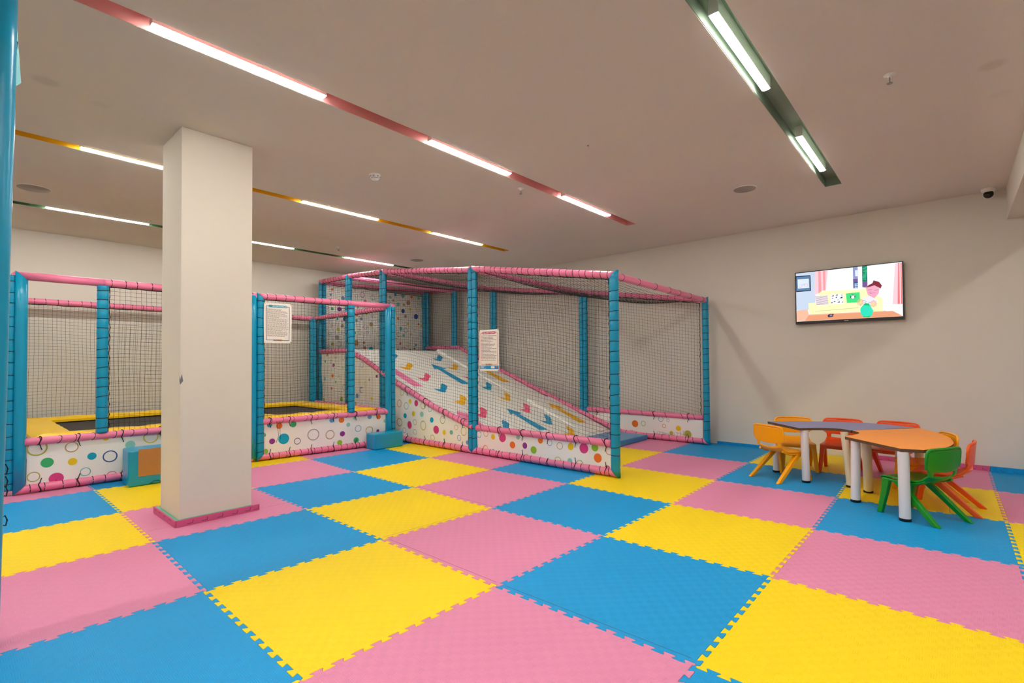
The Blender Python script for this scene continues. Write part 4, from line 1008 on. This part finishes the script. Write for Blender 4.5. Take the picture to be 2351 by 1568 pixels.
def place_chair(x, y, fx, fy, m, label, first=False):
    """x, y: floor centre; (fx, fy): facing"""
    rz = math.atan2(-fx, fy)
    if first: e = proto
    else:
        e = proto.copy(); C.objects.link(e)
        for ch in list(proto.children):
            q = ch.copy(); q.data = ch.data.copy(); C.objects.link(q); q.parent = e
    e.location = (x, y, 0); e.rotation_euler = (0, 0, rz); e.scale = (1, 1, .935); tag(e, label, 'chair', "children's plastic chairs")
    return e, m
todo = [(3.786, -5.536, .5, .86, 'chair_green', 'small green plastic chair facing the orange table'),
        (4.175, -5.66, .1, 1, 'chair_tangerine', 'small orange plastic chair side-on, right of the green chair'),
        (4.54, -5.54, -.35, .93, 'chair_yellow', 'small yellow plastic chair peeping over the far right of the orange table'),
        (4.438, -4.497, .863, -.505, 'chair_yellow', 'small yellow plastic chair at the left end of the blue table, back to the camera'),
        (5.00, -4.50, -.93, -.37, 'chair_yellow', 'small yellow plastic chair behind the left part of the blue table'),
        (5.12, -4.87, -.99, .0, 'chair_red', 'small red orange plastic chair behind the middle of the blue table'),
        (5.13, -5.28, -.97, .25, 'chair_red', 'small red orange plastic chair behind the joint of the two tables')]
# copy first, recolour after, so every chair keeps its own mesh
made = []
for i, t in enumerate(todo): made.append(place_chair(*t, first=(i == 0)))
for e, m in made:
    for ch in e.children: ch.data.materials[0] = MATS[m]

# ------------------------------------------------------------------ television
TV = empty('television', (6.03, -4.825, 1.88), 0, 'wall mounted flat television showing a bright living room scene', 'television')
def tvp(y, z): return (0.0, y + 4.825, z - 1.88)
b = MB(); b.box(0, .028, -.525, .525, -.318, .318); b.build('casing', 'tv_black', TV, bevel=.003)
b = MB(); b.box(.028, .0535, -.2, .2, -.15, .15); b.build('wall_mount', 'tv_black', TV)
b = MB(); b.box(-.003, .0, -.524, .524, -.317, -.284); b.build('lower_bezel', 'tv_bezel', TV)
b = MB()
for k in range(3): b.box(-.0036, -.003, .020 - .014 * k - .008, .024 - .014 * k, -.304, -.297)
b.build('badge', 'lamp_body', TV)
def em(name, col, s=1.0):
    return mat(name, (0, 0, 0, 1), .2, .2, emit=rgb(*col), estr=s)
PAL = dict(white=(246, 250, 255), frame=(20, 40, 60), mat=(90, 130, 170), pic=(222, 232, 246), pink=(250, 205, 215), pink2=(245, 160, 165), pink3=(245, 120, 120),
           bld=(140, 150, 200), bldlow=(120, 85, 150), win=(225, 235, 250), grid=(40, 90, 150), tree=(10, 120, 95), tree2=(40, 180, 130), sofa=(244, 246, 190), sofa2=(205, 205, 150),
           floor=(245, 190, 160), floor2=(235, 160, 120), stripe=(160, 70, 100), tri=(30, 50, 70), green=(70, 222, 130), cap=(130, 30, 50), skin=(240, 170, 195), skin2=(215, 110, 150), shirt=(235, 235, 248),
           vase=(50, 226, 190), vase2=(20, 190, 110), petal=(250, 170, 160), core=(245, 235, 90), dark=(60, 40, 70), grey=(200, 215, 235))
names = list(PAL)
for k, v in PAL.items(): em('tv_' + k, v, .41)
SC = MB()
def sq(poly, col, d): SC.add([(-.0005 - d * .00012, tvp(y, z)[1], tvp(y, z)[2]) for (y, z) in poly], [tuple(range(len(poly)))], names.index(col))
def circ(y, z, r, col, d, n=16, sy=1.0): sq([(y + r * sy * math.cos(2 * PI * k / n), z + r * math.sin(2 * PI * k / n)) for k in range(n)], col, d)
sq([(-4.312, 2.188), (-5.338, 2.188), (-5.338, 1.597), (-4.312, 1.597)], 'white', 0)
TVS = {'frame': [(-4.312, 2.156), (-4.468, 2.15), (-4.471, 1.96), (-4.313, 1.96)], 'mat': [(-4.318, 2.145), (-4.46, 2.14), (-4.461, 1.97), (-4.318, 1.973)], 'pic': [(-4.33, 2.115), (-4.45, 2.11), (-4.452, 1.999), (-4.332, 2.001)], 'cur1': [(-4.516, 2.189), (-4.648, 2.185), (-4.625, 1.952), (-4.503, 1.906)], 'cur1a': [(-4.549, 2.188), (-4.574, 2.188), (-4.581, 1.943), (-4.548, 1.921)], 'cur1b': [(-4.596, 2.187), (-4.624, 2.185), (-4.62, 1.952), (-4.598, 1.955)], 'bld': [(-4.894, 2.188), (-4.94, 2.188), (-4.939, 1.944), (-4.895, 1.946)], 'bldw': [(-4.914, 2.151), (-4.938, 2.151), (-4.938, 2.08), (-4.915, 2.083)], 'bldlow': [(-4.893, 2.055), (-4.939, 2.052), (-4.939, 1.944), (-4.895, 1.946)], 'bldgrid': [(-4.902, 2.019), (-4.938, 2.019), (-4.939, 1.948), (-4.903, 1.948)], 'tree': [(-4.981, 2.188), (-5.028, 2.188), (-5.028, 1.978), (-4.98, 1.952)], 'treelow': [(-4.981, 2.014), (-5.027, 2.014), (-5.029, 1.959), (-5.011, 1.943), (-4.982, 1.949)], 'cur2': [(-5.279, 2.181), (-5.337, 2.18), (-5.336, 1.73), (-5.25, 1.734)], 'cur2a': [(-5.305, 2.181), (-5.316, 2.18), (-5.313, 1.732), (-5.294, 1.732)], 'cur2b': [(-5.326, 2.179), (-5.336, 2.179), (-5.336, 1.73), (-5.324, 1.731)], 'sofa': [(-4.439, 1.814), (-4.535, 1.813), (-4.547, 1.915), (-4.581, 1.95), (-4.956, 1.924), (-5.011, 1.949), (-5.118, 1.841), (-5.161, 1.807), (-5.163, 1.663), (-4.936, 1.674), (-4.448, 1.677)], 'floor': [(-4.314, 1.736), (-4.432, 1.737), (-4.442, 1.677), (-5.182, 1.668), (-5.336, 1.592), (-4.311, 1.601)], 'pilstripe': [(-4.512, 1.889), (-4.638, 1.893), (-4.648, 1.781), (-4.523, 1.778)], 'piltri': [(-4.67, 1.899), (-4.801, 1.893), (-4.796, 1.781), (-4.668, 1.785)], 'pilgreen': [(-4.822, 1.894), (-4.953, 1.897), (-4.956, 1.78), (-4.83, 1.783)], 'owl': [(-4.863, 1.875), (-4.914, 1.874), (-4.917, 1.829), (-4.862, 1.831)], 'cap': [(-5.011, 1.94), (-5.042, 1.97), (-5.074, 1.985), (-5.084, 2.017), (-5.135, 1.993), (-5.159, 1.951), (-5.146, 1.917), (-5.134, 1.93), (-5.091, 1.96), (-5.041, 1.946)], 'face': [(-5.011, 1.937), (-5.041, 1.949), (-5.091, 1.96), (-5.139, 1.927), (-5.128, 1.864), (-5.088, 1.814), (-5.03, 1.856)], 'body': [(-4.979, 1.812), (-5.029, 1.85), (-5.088, 1.814), (-5.112, 1.794), (-5.106, 1.746), (-4.988, 1.756)], 'vase': [(-4.956, 1.685), (-4.959, 1.715), (-4.983, 1.744), (-4.998, 1.761), (-5.038, 1.758), (-5.057, 1.72), (-5.076, 1.676), (-5.065, 1.628), (-5.035, 1.6), (-4.985, 1.609), (-4.963, 1.641)], 'remote': [(-4.637, 1.654), (-4.658, 1.669), (-4.699, 1.666), (-4.69, 1.632), (-4.641, 1.629)]}
sq([(-4.312, 2.188), (-4.52, 2.188), (-4.51, 1.73), (-4.312, 1.74)], 'grey', 1)
sq(TVS['frame'], 'frame', 2); sq(TVS['mat'], 'mat', 3); sq(TVS['pic'], 'pic', 4)
for (cy_, cz_) in ((-4.36, 2.03), (-4.42, 2.035)):
    for k in range(20):
        a = 2 * PI * k / 20; a2 = 2 * PI * (k + 1) / 20
        sq([(cy_ + .018 * math.cos(a), cz_ + .021 * math.sin(a)), (cy_ + .018 * math.cos(a2), cz_ + .021 * math.sin(a2)), (cy_ + .016 * math.cos(a2), cz_ + .019 * math.sin(a2)), (cy_ + .016 * math.cos(a), cz_ + .019 * math.sin(a))], 'skin2', 5)
sq([(-4.36, 2.03), (-4.40, 2.06), (-4.42, 2.035), (-4.39, 2.038)], 'grey', 5)
sq(TVS['cur1'], 'pink', 2); sq(TVS['cur1a'], 'pink2', 3); sq(TVS['cur1b'], 'pink2', 3)
sq(TVS['bld'], 'bld', 2); sq(TVS['bldw'], 'win', 3); sq(TVS['bldlow'], 'bldlow', 3); sq(TVS['bldgrid'], 'grid', 4)
for k in range(3):
    for q in range(3): y = -4.908 - .010 * k; z = 2.0 - .02 * q; sq([(y, z), (y - .007, z), (y - .007, z - .013), (y, z - .013)], 'win', 5)
sq(TVS['tree'], 'tree', 2); sq(TVS['treelow'], 'bldlow', 4)
rs = np.random.RandomState(3)
for k in range(40): circ(-4.985 - rs.uniform(.004, .038), 2.02 + rs.uniform(.01, .155), rs.uniform(.004, .009), 'tree2', 3 + k % 2, 6)
sq(TVS['floor'], 'floor', 2); sq([(-4.44, 1.665), (-5.25, 1.66), (-5.336, 1.6), (-4.40, 1.6)], 'floor2', 2.5)
sq(TVS['cur2'], 'pink', 2); sq(TVS['cur2a'], 'pink3', 3); sq(TVS['cur2b'], 'pink3', 3)
sq(TVS['sofa'], 'sofa', 3); sq([(-4.51, 1.712), (-4.94, 1.722), (-4.94, 1.716), (-4.51, 1.707)], 'sofa2', 4)
sq(TVS['pilstripe'], 'white', 5)
P_ = [Vector(p) for p in TVS['pilstripe']]
for k in range(9):
    t = .04 + k * .108; a = P_[0].lerp(P_[3], t); c2 = P_[1].lerp(P_[2], t); sq([a, c2, c2 - Vector((0, .0045)), a - Vector((0, .0045))], 'stripe', 6)
sq(TVS['piltri'], 'white', 5)
for (y, z, s) in ((-4.69, 1.88, 1), (-4.73, 1.885, .9), (-4.78, 1.88, .6), (-4.688, 1.85, .7), (-4.725, 1.86, .9), (-4.772, 1.852, 1.3), (-4.74, 1.828, .6), (-4.706, 1.812, .9), (-4.678, 1.80, .9), (-4.748, 1.802, 1.1), (-4.785, 1.798, .8)):
    sq([(y + .012 * s, z - .006 * s), (y - .012 * s, z - .008 * s), (y - .012 * s, z + .009 * s)], 'tri', 6)
P_ = TVS['pilgreen']; sq(P_, 'green', 5)
circ(-4.888, 1.85, .024, 'tri', 6); circ(-4.888, 1.843, .016, 'white', 7); circ(-4.880, 1.86, .008, 'white', 8, 10); circ(-4.897, 1.86, .008, 'white', 8, 10); circ(-4.880, 1.86, .003, 'tri', 9, 8); circ(-4.897, 1.86, .003, 'tri', 9, 8)
sq(TVS['body'], 'shirt', 6); sq(TVS['face'], 'skin', 7); sq(TVS['cap'], 'cap', 8)
for (y0, y1, z) in ((-5.03, -5.07, 1.915), (-5.09, -5.125, 1.905), (-5.05, -5.10, 1.875), (-5.04, -5.06, 1.888)): sq([(y0, z), (y1, z + .004), (y1, z - .001), (y0, z - .006)], 'skin2', 8)
for (y, z) in ((-4.958, 1.78), (-5.078, 1.754)):
    for k in range(12):
        a = 2 * PI * k / 12; sq([(y, z), (y + .03 * math.cos(a - .16), z + .036 * math.sin(a - .16)), (y + .034 * math.cos(a), z + .042 * math.sin(a)), (y + .03 * math.cos(a + .16), z + .036 * math.sin(a + .16))], 'petal', 9)
    circ(y, z, .009, 'core', 10, 12)
for (ya, za, yb, zb) in ((-4.995, 1.78, -5.02, 1.76), (-4.975, 1.79, -4.995, 1.8), (-4.995, 1.8, -5.018, 1.785), (-5.03, 1.775, -5.055, 1.772)):
    sq([(ya, za), (yb, zb), (yb, zb - .003), (ya, za - .003)], 'tree', 9)
sq(TVS['vase'], 'vase', 11); sq([(-4.985, 1.745), (-4.998, 1.765), (-5.038, 1.762), (-5.045, 1.735)], 'vase2', 12); sq([(-4.975, 1.62), (-4.985, 1.609), (-5.035, 1.6), (-5.055, 1.618), (-5.015, 1.614)], 'vase2', 12)
sq(TVS['remote'], 'dark', 6)
for k in range(3):
    for q in range(3): sq([(-4.66 - .009 * k, 1.662 - .008 * q), (-4.665 - .009 * k, 1.662 - .008 * q), (-4.665 - .009 * k, 1.657 - .008 * q), (-4.66 - .009 * k, 1.657 - .008 * q)], 'grey', 7)
SC.build('screen', ['tv_' + k for k in names], TV)

# ------------------------------------------------------------------ world and view
w = bpy.data.worlds.new('world'); S.world = w; w.use_nodes = True
w.node_tree.nodes['Background'].inputs[0].default_value = (.9, .85, .8, 1); w.node_tree.nodes['Background'].inputs[1].default_value = .0
S.view_settings.view_transform = 'Standard'; S.view_settings.look = 'None'; S.view_settings.exposure = EXPO; S.view_settings.gamma = 1; S.view_settings.use_curve_mapping = False
S.cycles.max_bounces = 6; S.cycles.use_adaptive_sampling = True; S.cycles.adaptive_threshold = .12; S.cycles.adaptive_min_samples = 16; S.cycles.diffuse_bounces = 4; S.cycles.glossy_bounces = 3; S.cycles.caustics_reflective = False; S.cycles.caustics_refractive = False
S.cycles.sample_clamp_indirect = 4; S.cycles.use_denoising = True
